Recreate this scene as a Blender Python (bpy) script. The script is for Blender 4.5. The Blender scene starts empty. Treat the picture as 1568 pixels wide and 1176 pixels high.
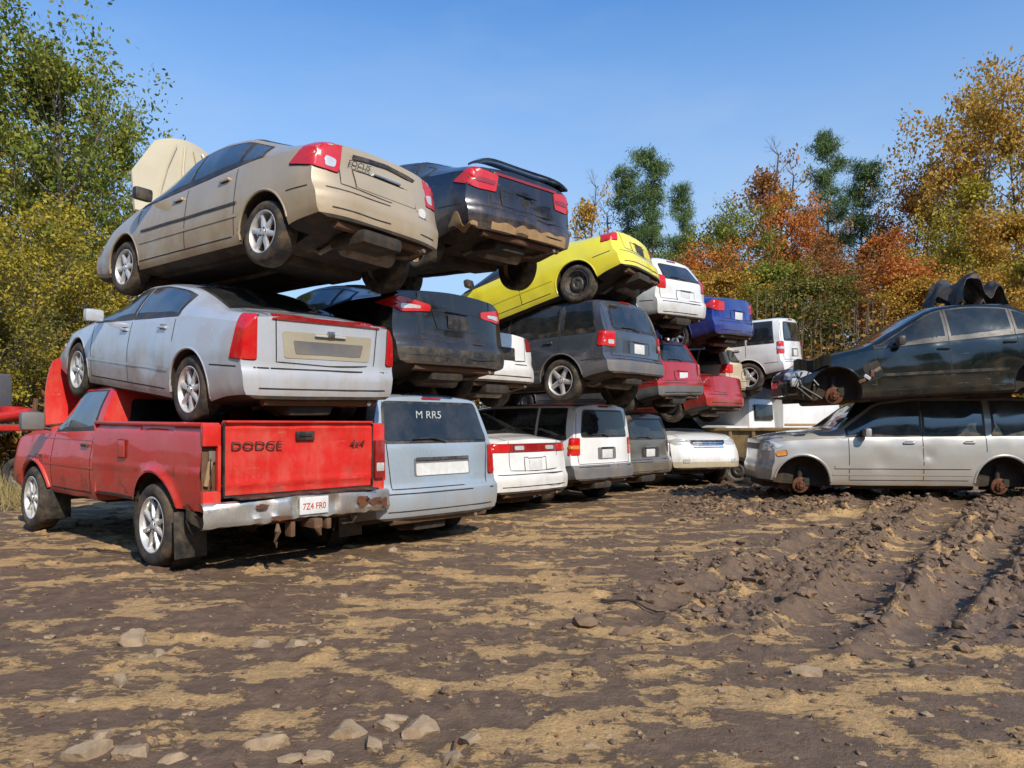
import bpy, bmesh, math, random
import numpy as np
from mathutils import Vector, Matrix, noise
from mathutils.bvhtree import BVHTree
random.seed(7); rng=np.random.default_rng(7)
R=math.radians
scene=bpy.context.scene
def link(o,parent=None):
    scene.collection.objects.link(o)
    if parent: o.parent=parent
    return o
# ---------------------------------------------------------------- materials
def newmat(name):
    m=bpy.data.materials.new(name); m.use_nodes=True
    nt=m.node_tree; b=nt.nodes['Principled BSDF']
    return m,nt,b
def N(nt,t,**k):
    n=nt.nodes.new(t)
    for a,v in k.items(): setattr(n,a,v)
    return n
def ramp(nt,fac,stops,interp='LINEAR'):
    n=nt.nodes.new('ShaderNodeValToRGB'); cr=n.color_ramp; cr.interpolation=interp
    while len(cr.elements)<len(stops): cr.elements.new(0.5)
    for e,(p,c) in zip(cr.elements,stops):
        e.position=p; e.color=(c[0],c[1],c[2],1) if hasattr(c,'__len__') else (c,c,c,1)
    nt.links.new(fac,n.inputs[0]); return n.outputs[0]
def mathn(nt,op,a,b=None,clamp=False):
    n=nt.nodes.new('ShaderNodeMath'); n.operation=op; n.use_clamp=clamp
    for i,v in enumerate((a,b)):
        if v is None: continue
        if isinstance(v,(int,float)): n.inputs[i].default_value=v
        else: nt.links.new(v,n.inputs[i])
    return n.outputs[0]
def mixc(nt,f,a,b,mode='MIX'):
    n=nt.nodes.new('ShaderNodeMix'); n.data_type='RGBA'; n.blend_type=mode
    if isinstance(f,(int,float)): n.inputs[0].default_value=f
    else: nt.links.new(f,n.inputs[0])
    for i,v in ((6,a),(7,b)):
        if isinstance(v,(tuple,list)): n.inputs[i].default_value=(v[0],v[1],v[2],1)
        else: nt.links.new(v,n.inputs[i])
    return n.outputs[2]
def noisen(nt,scale,detail=4,rough=0.55,coord='Object',vec=None,scl=None):
    tc=nt.nodes.new('ShaderNodeTexCoord'); n=nt.nodes.new('ShaderNodeTexNoise')
    n.inputs['Scale'].default_value=scale; n.inputs['Detail'].default_value=detail; n.inputs['Roughness'].default_value=rough
    src=vec or tc.outputs[coord]
    if scl:
        mp=nt.nodes.new('ShaderNodeMapping'); mp.inputs['Scale'].default_value=scl
        nt.links.new(src,mp.inputs[0]); src=mp.outputs[0]
    nt.links.new(src,n.inputs['Vector']); return n.outputs['Fac']
def bump(nt,b,h,strength=0.3,dist=0.01):
    n=nt.nodes.new('ShaderNodeBump'); n.inputs['Strength'].default_value=strength; n.inputs['Distance'].default_value=dist
    nt.links.new(h,n.inputs['Height']); nt.links.new(n.outputs[0],b.inputs['Normal'])
DIRT=(0.29,0.20,0.115)
def paint(name,col,metal=0.0,rough=0.22,coat=0.9,dirt=1.0,rust=0.0,fade=0.0,fadecol=None):
    m,nt,b=newmat(name)
    tc=N(nt,'ShaderNodeTexCoord'); sp=N(nt,'ShaderNodeSeparateXYZ'); nt.links.new(tc.outputs['Object'],sp.inputs[0])
    n1=noisen(nt,3.0,8,0.65); n2=noisen(nt,14,6,0.7)
    low=ramp(nt,sp.outputs['Z'],[(0.22,1),(0.80,0)])
    d=mathn(nt,'MULTIPLY',low,ramp(nt,n1,[(0.30,0.2),(0.62,1)]))
    d2=mathn(nt,'MULTIPLY',ramp(nt,n1,[(0.48,0),(0.72,1)]),ramp(nt,n2,[(0.35,0),(0.65,0.6)]))
    st=noisen(nt,1.0,6,.7,scl=(9,9,.9)); d3=ramp(nt,st,[(.54,0),(.72,.25*min(1,dirt))])
    d=mathn(nt,'ADD',mathn(nt,'MULTIPLY',d,1.0*dirt),mathn(nt,'MULTIPLY',d2,0.6*dirt))
    d=mathn(nt,'ADD',d,d3)
    d=mathn(nt,'ADD',d,0.03*dirt,True)
    base=mixc(nt,ramp(nt,noisen(nt,1.3,4),[(0.3,0),(0.7,1)]),tuple(c*0.9 for c in col),tuple(min(1,c*1.05+fade) for c in col))
    if fadecol:
        fm=mathn(nt,'MULTIPLY',ramp(nt,noisen(nt,2.2,7,.7,scl=(1,1.6,1)),[(.46,0),(.66,1)]),.75); base=mixc(nt,fm,base,fadecol)
    c=mixc(nt,d,base,DIRT)
    sc=noisen(nt,2.5,4,.6,scl=(1,1,26)); sm=mathn(nt,'MULTIPLY',ramp(nt,sc,[(.66,0),(.69,1)]),ramp(nt,n2,[(.5,0),(.56,.5)]))
    c=mixc(nt,sm,c,tuple(min(1,x*.5+.3) for x in col))
    ch=noisen(nt,22,5,.6); cm=mathn(nt,'MULTIPLY',ramp(nt,ch,[(.70,0),(.72,1)]),ramp(nt,n1,[(.45,0),(.6,1)]))
    c=mixc(nt,mathn(nt,'MULTIPLY',cm,.8*min(1,dirt)),c,(0.12,0.055,0.03))
    if rust>0:
        rm=ramp(nt,noisen(nt,5,9,0.7),[(0.62-rust*0.15,0),(0.66-rust*0.15,1)])
        rm=mathn(nt,'MULTIPLY',rm,ramp(nt,sp.outputs['Z'],[(0.4,1),(0.95,0.15)]))
        c=mixc(nt,rm,c,(0.13,0.05,0.022)); d=mathn(nt,'MAXIMUM',d,rm)
    nt.links.new(c,b.inputs['Base Color'])
    nt.links.new(mathn(nt,'MULTIPLY',mathn(nt,'SUBTRACT',1.0,d,True),metal),b.inputs['Metallic'])
    nt.links.new(mathn(nt,'ADD',mathn(nt,'MULTIPLY',d,0.6),rough),b.inputs['Roughness'])
    nt.links.new(mathn(nt,'MULTIPLY',mathn(nt,'SUBTRACT',1.0,d,True),coat),b.inputs['Coat Weight'])
    b.inputs['Coat Roughness'].default_value=0.06
    return m
def plain(name,col,rough=0.6,metal=0.0,dirt=0.3,coat=0.0,scale=8,dcol=DIRT,bmp=0.0,ior=None):
    m,nt,b=newmat(name)
    n=noisen(nt,scale,7,0.68)
    f=ramp(nt,n,[(0.42,0),(0.7,dirt)])
    nt.links.new(mixc(nt,f,col,dcol),b.inputs['Base Color'])
    nt.links.new(mathn(nt,'ADD',mathn(nt,'MULTIPLY',f,0.6),rough,True),b.inputs['Roughness'])
    b.inputs['Metallic'].default_value=metal; b.inputs['Coat Weight'].default_value=coat
    if ior: b.inputs['IOR'].default_value=ior
    if bmp: bump(nt,b,noisen(nt,scale*3,6,0.7),bmp,0.01)
    return m
M={}
M['dark']=plain('underbody_grime',(0.024,0.020,0.016),0.85,0,0.8,dcol=(0.11,0.07,0.04),scale=5,bmp=0.5)
M['rust']=plain('rusty_steel',(0.13,0.062,0.032),0.8,0.2,0.8,dcol=(0.2,0.13,0.08),scale=9,bmp=0.5)
M['rotor']=plain('rusted_rotor',(0.17,0.062,0.026),0.8,0.3,0.7,dcol=(0.07,0.04,0.03),scale=12,bmp=0.4)
M['muffler']=plain('muffler_steel',(0.24,0.20,0.16),0.6,0.5,0.8,dcol=(0.14,0.08,0.045),scale=6,bmp=0.3)
M['plastic']=plain('black_plastic',(0.016,0.016,0.016),0.42,0,0.3,scale=7)
M['greyplastic']=plain('grey_plastic',(0.13,0.13,0.135),0.55,0,0.35,scale=5)
M['seam']=plain('panel_gap',(0.008,0.008,0.008),0.8,0,0.2)
M['glass']=plain('tinted_glass',(0.012,0.015,0.016),0.04,0,0.14,coat=0.3,scale=2.5,dcol=(0.25,0.22,0.18),ior=1.5)
M['glassb']=plain('side_glass',(0.035,0.048,0.058),0.05,0.1,0.3,coat=0.5,scale=2.0,dcol=(0.28,0.26,0.22),ior=1.65)
M['red']=plain('red_lens',(0.55,0.006,0.008),0.15,0,0.12,coat=0.6,scale=6)
M['redd']=plain('dark_red_lens',(0.26,0.008,0.010),0.15,0,0.15,coat=0.6,scale=6)
M['clear']=plain('clear_lens',(0.62,0.62,0.60),0.12,0.3,0.2,coat=1.0)
M['amber']=plain('amber_lens',(0.6,0.22,0.03),0.15,0,0.1,coat=1.0)
M['chrome']=plain('chrome',(0.65,0.65,0.66),0.16,1.0,0.6,scale=5,dcol=(0.3,0.25,0.2))
M['bumperchrome']=plain('rusting_chrome',(0.66,0.65,0.62),0.25,0.8,1.0,scale=2.6,dcol=(0.20,0.105,0.05),bmp=0.2)
M['tyre']=plain('muddy_rubber',(0.026,0.024,0.023),0.85,0,0.85,scale=7,dcol=(0.17,0.115,0.065),bmp=0.5)
M['alloy']=plain('alloy',(0.70,0.69,0.67),0.3,0.5,0.5,scale=14,dcol=(0.25,0.18,0.12))
M['mudalloy']=plain('muddy_alloy',(0.48,0.34,0.20),0.6,0.1,0.8,scale=9,dcol=(0.32,0.2,0.10))
M['steel']=plain('black_steel_wheel',(0.05,0.05,0.05),0.5,0.3,0.5,scale=10)
M['plate']=plain('licence_plate',(0.66,0.66,0.64),0.4,0,0.3,scale=12)
M['beige']=plain('champagne_plastic',(0.38,0.34,0.25),0.35,0,0.35,coat=0.3,scale=5)
M['mudskin']=plain('mud_film',(0.36,0.22,0.10),0.85,0,0.5,scale=6,dcol=(0.12,0.085,0.06))
M['chalk']=plain('chalk_paint',(0.42,0.44,0.44),0.8,0,0.6,scale=30,dcol=(.1,.1,.1))
M['letter']=plain('dark_lettering',(0.05,0.012,0.012),0.5,0,0.3)
M['plateink']=plain('plate_ink',(0.45,0.02,0.03),0.5,0,0.0)
# ---------------------------------------------------------------- mesh accumulator
class Acc:
    def __init__(s): s.v=[];s.f=[];s.m=[];s.mats=[]
    def mi(s,mat):
        if mat not in s.mats: s.mats.append(mat)
        return s.mats.index(mat)
    def add(s,vs,fs,mat):
        o=len(s.v); s.v+= [tuple(v) for v in vs]; i=s.mi(mat)
        for f in fs: s.f.append(tuple(a+o for a in f)); s.m.append(i)
    def obj(s,name,parent=None,sharp=38,recalc=True):
        if not s.v: return None
        me=bpy.data.meshes.new(name); me.from_pydata(s.v,[],s.f)
        for m in s.mats: me.materials.append(m)
        me.polygons.foreach_set('material_index',s.m)
        if recalc:
            bm=bmesh.new(); bm.from_mesh(me); bmesh.ops.recalc_face_normals(bm,faces=bm.faces); bm.to_mesh(me); bm.free()
        me.polygons.foreach_set('use_smooth',[True]*len(me.polygons))
        me.set_sharp_from_angle(angle=R(sharp))
        return link(bpy.data.objects.new(name,me),parent)
    def box(s,c,size,mat,bev=0.01,rot=None,taper=None):
        bm=bmesh.new(); bmesh.ops.create_cube(bm,size=1.0)
        for v in bm.verts:
            if taper and v.co.z>0: v.co.x*=taper[0]; v.co.y*=taper[1]
            v.co.x*=size[0]; v.co.y*=size[1]; v.co.z*=size[2]
        if bev: bmesh.ops.bevel(bm,geom=bm.edges[:],offset=min(bev,min(size)*.45),segments=2,affect='EDGES',profile=0.6)
        mt=Matrix.Translation(c) @ (rot.to_4x4() if rot else Matrix.Identity(4))
        bm.verts.index_update()
        s.add([mt@v.co for v in bm.verts],[[v.index for v in f.verts] for f in bm.faces],mat); bm.free()
    def tube(s,pts,r,mat,n=10,cap=True):
        pts=[Vector(p) for p in pts]; vs=[];fs=[]
        rr=r if hasattr(r,'__len__') else [r]*len(pts)
        up=Vector((0,0,1))
        for i,p in enumerate(pts):
            t=(pts[min(i+1,len(pts)-1)]-pts[max(i-1,0)]).normalized()
            a=t.cross(up)
            if a.length<0.05: a=t.cross(Vector((1,0,0)))
            a.normalize(); b=t.cross(a)
            for k in range(n):
                th=2*math.pi*k/n; vs.append(p+a*math.cos(th)*rr[i]+b*math.sin(th)*rr[i])
        for i in range(len(pts)-1):
            for k in range(n):
                k2=(k+1)%n; fs.append((i*n+k,i*n+k2,(i+1)*n+k2,(i+1)*n+k))
        if cap: fs.append(tuple(range(n))[::-1]); fs.append(tuple(range((len(pts)-1)*n,len(pts)*n)))
        s.add(vs,fs,mat)
    def lathe(s,prof,mat,n=48,c=(0,0,0),tread=False):
        vs=[];fs=[]
        for k in range(n):
            th=2*math.pi*k/n
            for (r,y) in prof:
                if tread and r>0.309 and k%2: r-=0.008
                vs.append((c[0]+r*math.cos(th),c[1]+y,c[2]+r*math.sin(th)))
        m=len(prof)
        for k in range(n):
            k2=(k+1)%n
            for i in range(m-1): fs.append((k*m+i,k*m+i+1,k2*m+i+1,k2*m+i))
        s.add(vs,fs,mat)
    def sheet(s,fn,nu,nv,mat,th=0.02):
        vs=[];fs=[]
        for i in range(nu+1):
            for j in range(nv+1): vs.append(Vector(fn(i/nu,j/nv)))
        n0=len(vs)
        nrm=(Vector(fn(1,0))-Vector(fn(0,0))).cross(Vector(fn(0,1))-Vector(fn(0,0))).normalized()
        vs+= [v-nrm*th for v in vs]
        W=nv+1
        for i in range(nu):
            for j in range(nv):
                q=(i*W+j,i*W+j+1,(i+1)*W+j+1,(i+1)*W+j); fs.append(q); fs.append(tuple(a+n0 for a in q[::-1]))
        bd=[(0*W+j) for j in range(nv)]+[i*W+nv for i in range(nu)]+[nu*W+j for j in range(nv,0,-1)]+[i*W for i in range(nu,0,-1)]
        for a,b in zip(bd,bd[1:]+bd[:1]): fs.append((a,b,b+n0,a+n0))
        s.add(vs,fs,mat)
# ---------------------------------------------------------------- wheels
def wheel_mesh(style,rimmat,tyre=None):
    a=Acc(); T=tyre or M['tyre']
    a.lathe([(.19,-.09),(0.215,-.098),(0.25,-.108),(0.285,-.104),(0.305,-.088),(0.317,-.065),(0.319,-.03),(.319,.03),(.317,.065),(.305,.088),(.285,.104),(.25,.108),(.222,.100),(.205,.088)],T,72,tread=True)
    a.lathe([(.205,.088),(.213,.098),(.205,.100),(.197,.090),(.19,.06),(.186,-.06),(.19,-.09)],rimmat,48)
    a.lathe([(.188,-.02),(.1,-.025),(.0,-.03)],M['dark'],32)
    a.lathe([(.13,.0),(.13,.015),(.06,.02),(.0,.02)],M['rotor'],24)
    if style=='steel':
        a.lathe([(.197,.06),(.17,.045),(.15,.03),(.125,.045),(.10,.068),(.07,.07),(.055,.055),(.035,.06),(.0,.06)],rimmat,40)
        for k in range(10):
            th=2*math.pi*k/10; a.lathe([(.016,.0445),(.016,.049),(0,.049)],M['seam'],8,c=(.148*math.cos(th),-0.008,.148*math.sin(th)))
    else:
        n,w0,w1=style
        for k in range(n):
            th=2*math.pi*k/n+0.3; ct,st=math.cos(th),math.sin(th)
            prof=[(.03,w0,.082),(.09,w0*.85,.086),(.15,w1*.9,.08),(.196,w1,.084)]
            vs=[];fs=[]
            for (r,w,y) in prof:
                for (dw,dy) in ((-1,-.03),(-1,-.008),(-.6,0),(.6,0),(1,-.008),(1,-.03)):
                    px,pz=r,w*dw
                    vs.append((px*ct-pz*st,y+dy,px*st+pz*ct))
            for i in range(3):
                for j in range(5): fs.append((i*6+j,i*6+j+1,(i+1)*6+j+1,(i+1)*6+j))
            a.add(vs,fs,rimmat)
        a.lathe([(.062,.05),(.06,.08),(.05,.088),(.03,.085),(.028,.094),(0,.096)],rimmat,24)
        for k in range(5):
            th=2*math.pi*k/5; a.lathe([(.008,.08),(.008,.092),(0,.093)],M['seam'],6,c=(.042*math.cos(th),0,.042*math.sin(th)))
    o=a.obj('wheel_tmp'); me=o.data; bpy.data.objects.remove(o); return me
WH={'a6':wheel_mesh((6,.034,.028),M['alloy']),'a7':wheel_mesh((7,.026,.03),M['alloy']),'a5':wheel_mesh((5,.042,.034),M['alloy']),
    'm5':wheel_mesh((5,.042,.05),M['mudalloy']),'steel':wheel_mesh('steel',M['steel']),'a8':wheel_mesh((8,.016,.018),M['alloy'])}
# ---------------------------------------------------------------- body
def curve(pts,L,rad):
    xs=np.arange(-0.4,L+0.41,0.01); ys=np.interp(xs,[p[0] for p in pts],[p[1] for p in pts])
    k=max(1,int(rad/0.01))|1; ker=np.ones(k)/k
    for _ in range(2): ys=np.convolve(np.pad(ys,k,mode='edge'),ker,'same')[k:-k]
    return lambda s: float(np.interp(s,xs,ys))
def zcurve(pts):
    xs=np.arange(-0.2,3.2,0.01); ys=np.interp(xs,[p[0] for p in pts],[p[1] for p in pts])
    ys=np.convolve(np.pad(ys,5,mode='edge'),np.ones(5)/5,'same')[5:-5]
    return lambda z: float(np.interp(z,xs,ys))
class Body:
    def __init__(s,d):
        s.__dict__.update(d)
        s.top=curve(d['top'],s.L,d.get('toprad',0.22)); s.belt=curve(d['belt'],s.L,0.2); s.bot=curve(d['bot'],s.L,0.12)
        s.wr=curve(d['wr'],s.L,0.25); s.plan=curve(d['plan'],s.L,0.2)
        s.rp=zcurve(d['rear']); s.fp=zcurve(d['front'])
        s.fr=d.get('fr',0.8); s.ff=d.get('ff',0.8); s.cr=d.get('cr',0.16); s.cf=d.get('cf',0.28)
    def X(s,st,y,z):
        t=min(1,abs(y)/(s.W/2)); x=st
        x+=max(0,1-st/s.fr)**2*(s.rp(z)+s.cr*t**4)
        x-=max(0,1-(s.L-st)/s.ff)**2*(s.fp(z)+s.cf*t**4)
        return x-s.ro
    def rows(s,st):
        w=s.W/2*s.plan(st); zb=s.bot(st); zt=s.top(st); be=min(s.belt(st),zt-0.05)
        g=min(1,(zt-be)/0.4); p=[(0.86*w,zb),(0.95*w,zb+0.03)]
        for i in range(1,15):
            t=i/14; z=zb+0.03+(be-zb-0.03)*t
            f=1-0.035*((.5-t)/.5)**2 if t<.5 else 1-0.05*((t-.5)/.5)**2.4
            if t>.62: f-=.008*min(1,(t-.62)/.06)
            p.append((f*w,z))
        yb=.942*w; ye=s.wr(st)*w; crown=0.03+0.01*g; ze=zt-0.05*g-crown*.9
        ze=max(ze,be+0.01)
        for t in (.08,.25,.45,.65,.85,1):
            off=0.022*math.sin(math.pi*t)*g-(0.012*g if t<0.1 else 0)
            p.append((yb+(ye-yb)*t+off,be+(ze-be)*t))
        zc=zt-crown; yt=max(ye-0.08,0.1)
        p.append((ye-0.022,ze+.6*(zc-ze))); p.append((yt,zc))
        return p,zt,crown
    def build(s,paintm,clad=0,cladm=None,dent=0.006,seed=0,crush=0.0,arches=True):
        NS=int(s.L/0.065); m=14; a=Acc(); mats=[paintm,M['dark'],cladm or M['plastic']]
        a.mats=mats
        st=[s.L*i/NS for i in range(NS+1)]
        secs=[s.rows(x) for x in st]; n=len(secs[0][0]); ts=[-1+2*j/m for j in range(m+1)]
        def gridadd(P,matf):
            nu=len(P); nv=len(P[0]); o=len(a.v)
            for row in P: a.v+=row
            for i in range(nu-1):
                for j in range(nv-1):
                    a.f.append((o+i*nv+j,o+i*nv+j+1,o+(i+1)*nv+j+1,o+(i+1)*nv+j)); a.m.append(matf(i,j))
        cm=lambda k: 1 if k<1 else (2 if k<clad else 0)
        for sg in (1,-1):
            gridadd([[(s.X(x,y,z),sg*y,z) for (y,z) in sec[0]] for x,sec in zip(st,secs)],lambda i,j:cm(j))
        gridadd([[(s.X(x,sec[0][0][0]*t,sec[0][0][1]),sec[0][0][0]*t,sec[0][0][1]) for t in ts] for x,sec in zip(st,secs)],lambda i,j:1)
        gridadd([[(s.X(x,sec[0][-1][0]*t,sec[1]-sec[2]*t*t),sec[0][-1][0]*t,sec[1]-sec[2]*t*t) for t in ts] for x,sec in zip(st,secs)],lambda i,j:0)
        for idx in (0,-1):
            sec=secs[idx]; x=st[idx]; P=[]
            for k,(y,z) in enumerate(sec[0]):
                row=[]
                for t in ts:
                    zz=z+(k/(n-1))**3*sec[2]*(1-t*t); row.append((s.X(x,y*t,zz),y*t,zz))
                P.append(row)
            gridadd(P,lambda i,j:cm(i))
        me=bpy.data.meshes.new('body'); me.from_pydata(a.v,[],a.f)
        for q in mats: me.materials.append(q)
        me.polygons.foreach_set('material_index',a.m)
        bm=bmesh.new(); bm.from_mesh(me); bmesh.ops.remove_doubles(bm,verts=bm.verts,dist=1e-4)
        bmesh.ops.recalc_face_normals(bm,faces=bm.faces)
        sd=Vector((seed*3.7,seed*1.3,0)); bm.normal_update()
        dr=random.Random(seed*7+1); dings=[(Vector((dr.uniform(-s.ro,s.L-s.ro),dr.choice((-1,1))*s.W/2,dr.uniform(.45,1.0))),dr.uniform(.12,.3),dr.uniform(.6,1.6)) for _ in range(5)]+[(Vector((-s.ro,dr.uniform(-.8,.8),dr.uniform(.35,.9))),dr.uniform(.12,.26),dr.uniform(.8,1.8)) for _ in range(3)]
        for v in bm.verts:
            c=v.co.copy(); nn=noise.noise(c*2.2+sd)*dent+noise.noise(c*5.1+sd)*dent*.45
            for p,rr,k in dings:
                q=(c-p).length/rr
                if q<1: nn-=dent*2.2*k*(1-q*q)**2
            v.co=c+v.normal*nn
            if crush and c.z>s.bel0:
                k=(c.z-s.bel0); v.co.z-=k*crush*(0.55+0.7*noise.noise(Vector((c.x*1.4,c.y*1.2,seed))))
        bm.normal_update(); s.bvh=BVHTree.FromBMesh(bm); bm.to_mesh(me); bm.free()
        ob=link(bpy.data.objects.new('body',me))
        if arches:
            c=Acc(); c.mats=[paintm,M['dark'],M['plastic']]
            for ax in s.axles:
                for sg in (1,-1):
                    y0=sg*(s.W/2-0.30); y1=sg*(s.W/2+0.25); Ra=s.r+s.ag; vs=[];n=40
                    for yy in (y0,y1):
                        for k in range(n):
                            th=2*math.pi*k/n; vs.append((ax+Ra*math.cos(th),yy,s.r+0.01+Ra*math.sin(th)))
                    fs=[tuple(range(n)),tuple(range(n,2*n))]+[(k,(k+1)%n,n+(k+1)%n,n+k) for k in range(n)]
                    c.add(vs,fs,M['dark'])
            co=c.obj('cut'); md=ob.modifiers.new('b','BOOLEAN'); md.operation='DIFFERENCE'; md.object=co; md.solver='EXACT'; md.material_mode='INDEX'
            dg=bpy.context.evaluated_depsgraph_get(); dg.update()
            m2=bpy.data.meshes.new_from_object(ob.evaluated_get(dg)); ob.modifiers.clear(); ob.data=m2
            bpy.data.objects.remove(co)
        ob.data.polygons.foreach_set('use_smooth',[True]*len(ob.data.polygons))
        ob.data.set_sharp_from_angle(angle=R(30))
        return ob
    def fr_side(s,st,z): return Vector((s.X(st,s.W*.45,z),4,z)),Vector((0,-1,0))
    def fr_back(s,y,z): return Vector((-s.ro-4,y,z)),Vector((1,0,0))
    def fr_front(s,y,z): return Vector((s.L-s.ro+4,y,z)),Vector((-1,0,0))
    def fr_top(s,st,y): return Vector((st-s.ro,y,5)),Vector((0,0,-1))
    def fr_cor(s,a,z):
        q=math.sqrt(.5); return Vector((-s.ro,s.W/2,z))+Vector((-q,-q,0))*a-Vector((q,-q,0))*4,Vector((q,-q,0))
    def fr_fcor(s,a,z):
        q=math.sqrt(.5); return Vector((s.L-s.ro,s.W/2,z))+Vector((q,-q,0))*a-Vector((-q,-q,0))*4,Vector((-q,-q,0))
    def hit(s,o,d):
        h,n,_,_=s.bvh.ray_cast(o,d,9)
        if h is None:
            h,n,_,_=s.bvh.find_nearest(o+d*4)
        return h,n
    def emit(s,acc,H,faces,boundary,mat,off,skirt,mirror):
        vs=[h+n*off for h,n in H]; fs=list(faces)
        if skirt:
            o=len(vs); vs+=[H[b][0]-H[b][1]*skirt for b in boundary]; k=len(boundary)
            for i in range(k):
                j=(i+1)%k; fs.append((boundary[i],boundary[j],o+j,o+i))
        acc.add(vs,fs,mat)
        if mirror: acc.add([Vector((v.x,-v.y,v.z)) for v in vs],[f[::-1] for f in fs],mat)
    def grid(s,acc,frame,fn,nu,nv,mat,off=.006,skirt=.004,mirror=True):
        H=[s.hit(*frame(*fn(i/nu,j/nv))) for i in range(nu+1) for j in range(nv+1)]
        W=nv+1; fs=[(i*W+j,i*W+j+1,(i+1)*W+j+1,(i+1)*W+j) for i in range(nu) for j in range(nv)]
        bd=[j for j in range(nv)]+[i*W+nv for i in range(nu)]+[nu*W+j for j in range(nv,0,-1)]+[i*W for i in range(nu,0,-1)]
        s.emit(acc,H,fs,bd,mat,off,skirt,mirror)
    def poly(s,acc,frame,pts,mat,off=.008,skirt=.004,mirror=True,rnd=0.02):
        P=[Vector((p[0],p[1])) for p in pts]; out=[]
        k=len(P)
        for i in range(k):
            a,b,c=P[i-1],P[i],P[(i+1)%k]; r=min(rnd,(a-b).length*.4,(c-b).length*.4)
            p0=b+(a-b).normalized()*r; p2=b+(c-b).normalized()*r
            for t in (0,.33,.67,1): out.append(p0*(1-t)**2+b*2*t*(1-t)+p2*t*t)
            nx=P[(i+1)%k]; r2=min(rnd,(nx-b).length*.4); e=nx+(b-nx).normalized()*r2; seg=(e-p2).length; q=int(seg/0.05)
            for t in range(1,q+1): out.append(p2.lerp(e,t/(q+1)))
        cen=sum(out,Vector((0,0)))/len(out); n=len(out); H=[];fs=[]
        rings=(1,.8,.55,.3)
        for r in rings:
            for p in out:
                q=cen+(p-cen)*r; H.append(s.hit(*frame(q.x,q.y)))
        H.append(s.hit(*frame(cen.x,cen.y)))
        for ri in range(len(rings)-1):
            for i in range(n):
                j=(i+1)%n; fs.append((ri*n+i,ri*n+j,(ri+1)*n+j,(ri+1)*n+i))
        l=(len(rings)-1)*n
        for i in range(n): fs.append((l+i,l+(i+1)%n,len(H)-1))
        s.emit(acc,H,fs,list(range(n)),mat,off,skirt,mirror)
    def seam(s,acc,frame,pts,w=.009,mat=None,off=.0018,mirror=True):
        P=[Vector(p) for p in pts]; D=[P[0]]
        for a,b in zip(P,P[1:]):
            q=max(1,int((b-a).length/0.05))
            for t in range(1,q+1): D.append(a.lerp(b,t/q))
        H=[];fs=[]
        for i,p in enumerate(D):
            t=(D[min(i+1,len(D)-1)]-D[max(0,i-1)]).normalized(); nn=Vector((-t.y,t.x))*w/2
            for sg in (1,-1):
                q=p+nn*sg; H.append(s.hit(*frame(q.x,q.y)))
        for i in range(len(D)-1): fs.append((2*i,2*i+1,2*i+3,2*i+2))
        s.emit(acc,H,fs,[],mat or M['seam'],off,0,mirror)
def sedan(L=4.6,W=1.78,wb=2.7,ro=1.0,r=.315,H=1.43,deck=1.02,**k):
    f=L/4.6
    d=dict(L=L,W=W,wb=wb,ro=ro,r=r,ag=.05,H=H,deck=deck,bel0=deck-.1,kind='sedan',
     top=[(0,deck-.04),(.1*f,deck-.005),(.62*f,deck+.035),(1.45*f,H-.05),(1.95*f,H),(2.45*f,H-.03),(3.35*f,.99),(4.2*f,.84),(4.5*f,.74),(L,.66)],
     belt=[(0,deck-.12),(1.0*f,deck-.09),(3.35*f,.89),(4.2*f,.72),(L,.56)],
     bot=[(0,.34),(.35,.30),(.75,.2),(L-.95,.18),(L-.4,.2),(L,.25)],
     wr=[(0,.80),(.55*f,.80),(1.2*f,.69),(2.4*f,.67),(2.95*f,.74),(3.45*f,.86),(L,.80)],
     plan=[(0,.93),(.3,.97),(1,1),(L-1.1,1),(L-.4,.955),(L,.90)],
     rear=[(.2,.08),(.33,.01),(.4,0),(.56,0),(.61,.035),(.65,.05),(deck,.10)],front=[(.2,.06),(.3,0),(.5,0),(.6,.05),(.75,.2)],
     glass=[(.98*f,1.30*f),(1.38*f,2.20*f),(2.27*f,3.22*f)],doors=[1.32*f,2.235*f,3.25*f],hnd=[1.52*f,2.4*f],bl=(.62*f,1.5*f),ws=(2.5*f,3.3*f),mir=3.0*f)
    d.update(k); d['axles']=[0,wb]; return Body(d)
def suv(L=4.5,W=1.82,wb=2.62,ro=.92,r=.35,H=1.72,bl=1.08,bz=.34,slope=.24,**k):
    f=L/4.5
    d=dict(L=L,W=W,wb=wb,ro=ro,r=r,ag=.06,H=H,deck=bl,bel0=bl,kind='suv',
     top=[(0,H-.05),(.15,H-.01),(.8*f,H),(2.1*f,H),(2.65*f,H-.05),(3.3*f,1.16),(4.1*f,1.05),(4.35*f,.96),(L,.84)],
     belt=[(0,bl),(1.0*f,bl),(3.3*f,1.02),(4.2*f,.88),(L,.72)],
     bot=[(0,bz+.1),(.35,bz+.05),(.7,bz-.03),(L-.9,bz-.03),(L-.4,bz),(L,bz+.05)],
     wr=[(0,.80),(2.3*f,.79),(2.9*f,.82),(3.4*f,.88),(L,.86)],
     plan=[(0,.95),(.3,.985),(1,1),(L-1.1,1),(L-.4,.965),(L,.92)],toprad=.16,
     rear=[(.3,.05),(.4,.01),(.5,0),(.64,0),(.70,.06),(bl,.08),(H,slope)],front=[(.3,.06),(.4,0),(.6,0),(.75,.04),(.95,.16)],
     fr=1.1,cr=.13,glass=[(.22,.90*f),(1.03*f,2.02*f),(2.09*f,3.12*f)],doors=[.98*f,2.055*f,3.13*f],hnd=[1.2*f,2.2*f],ws=(2.68*f,3.25*f),mir=2.95*f,
     bw=(.66,bl+.05,H-.13))
    d.update(k); d['axles']=[0,wb]; return Body(d)
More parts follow.
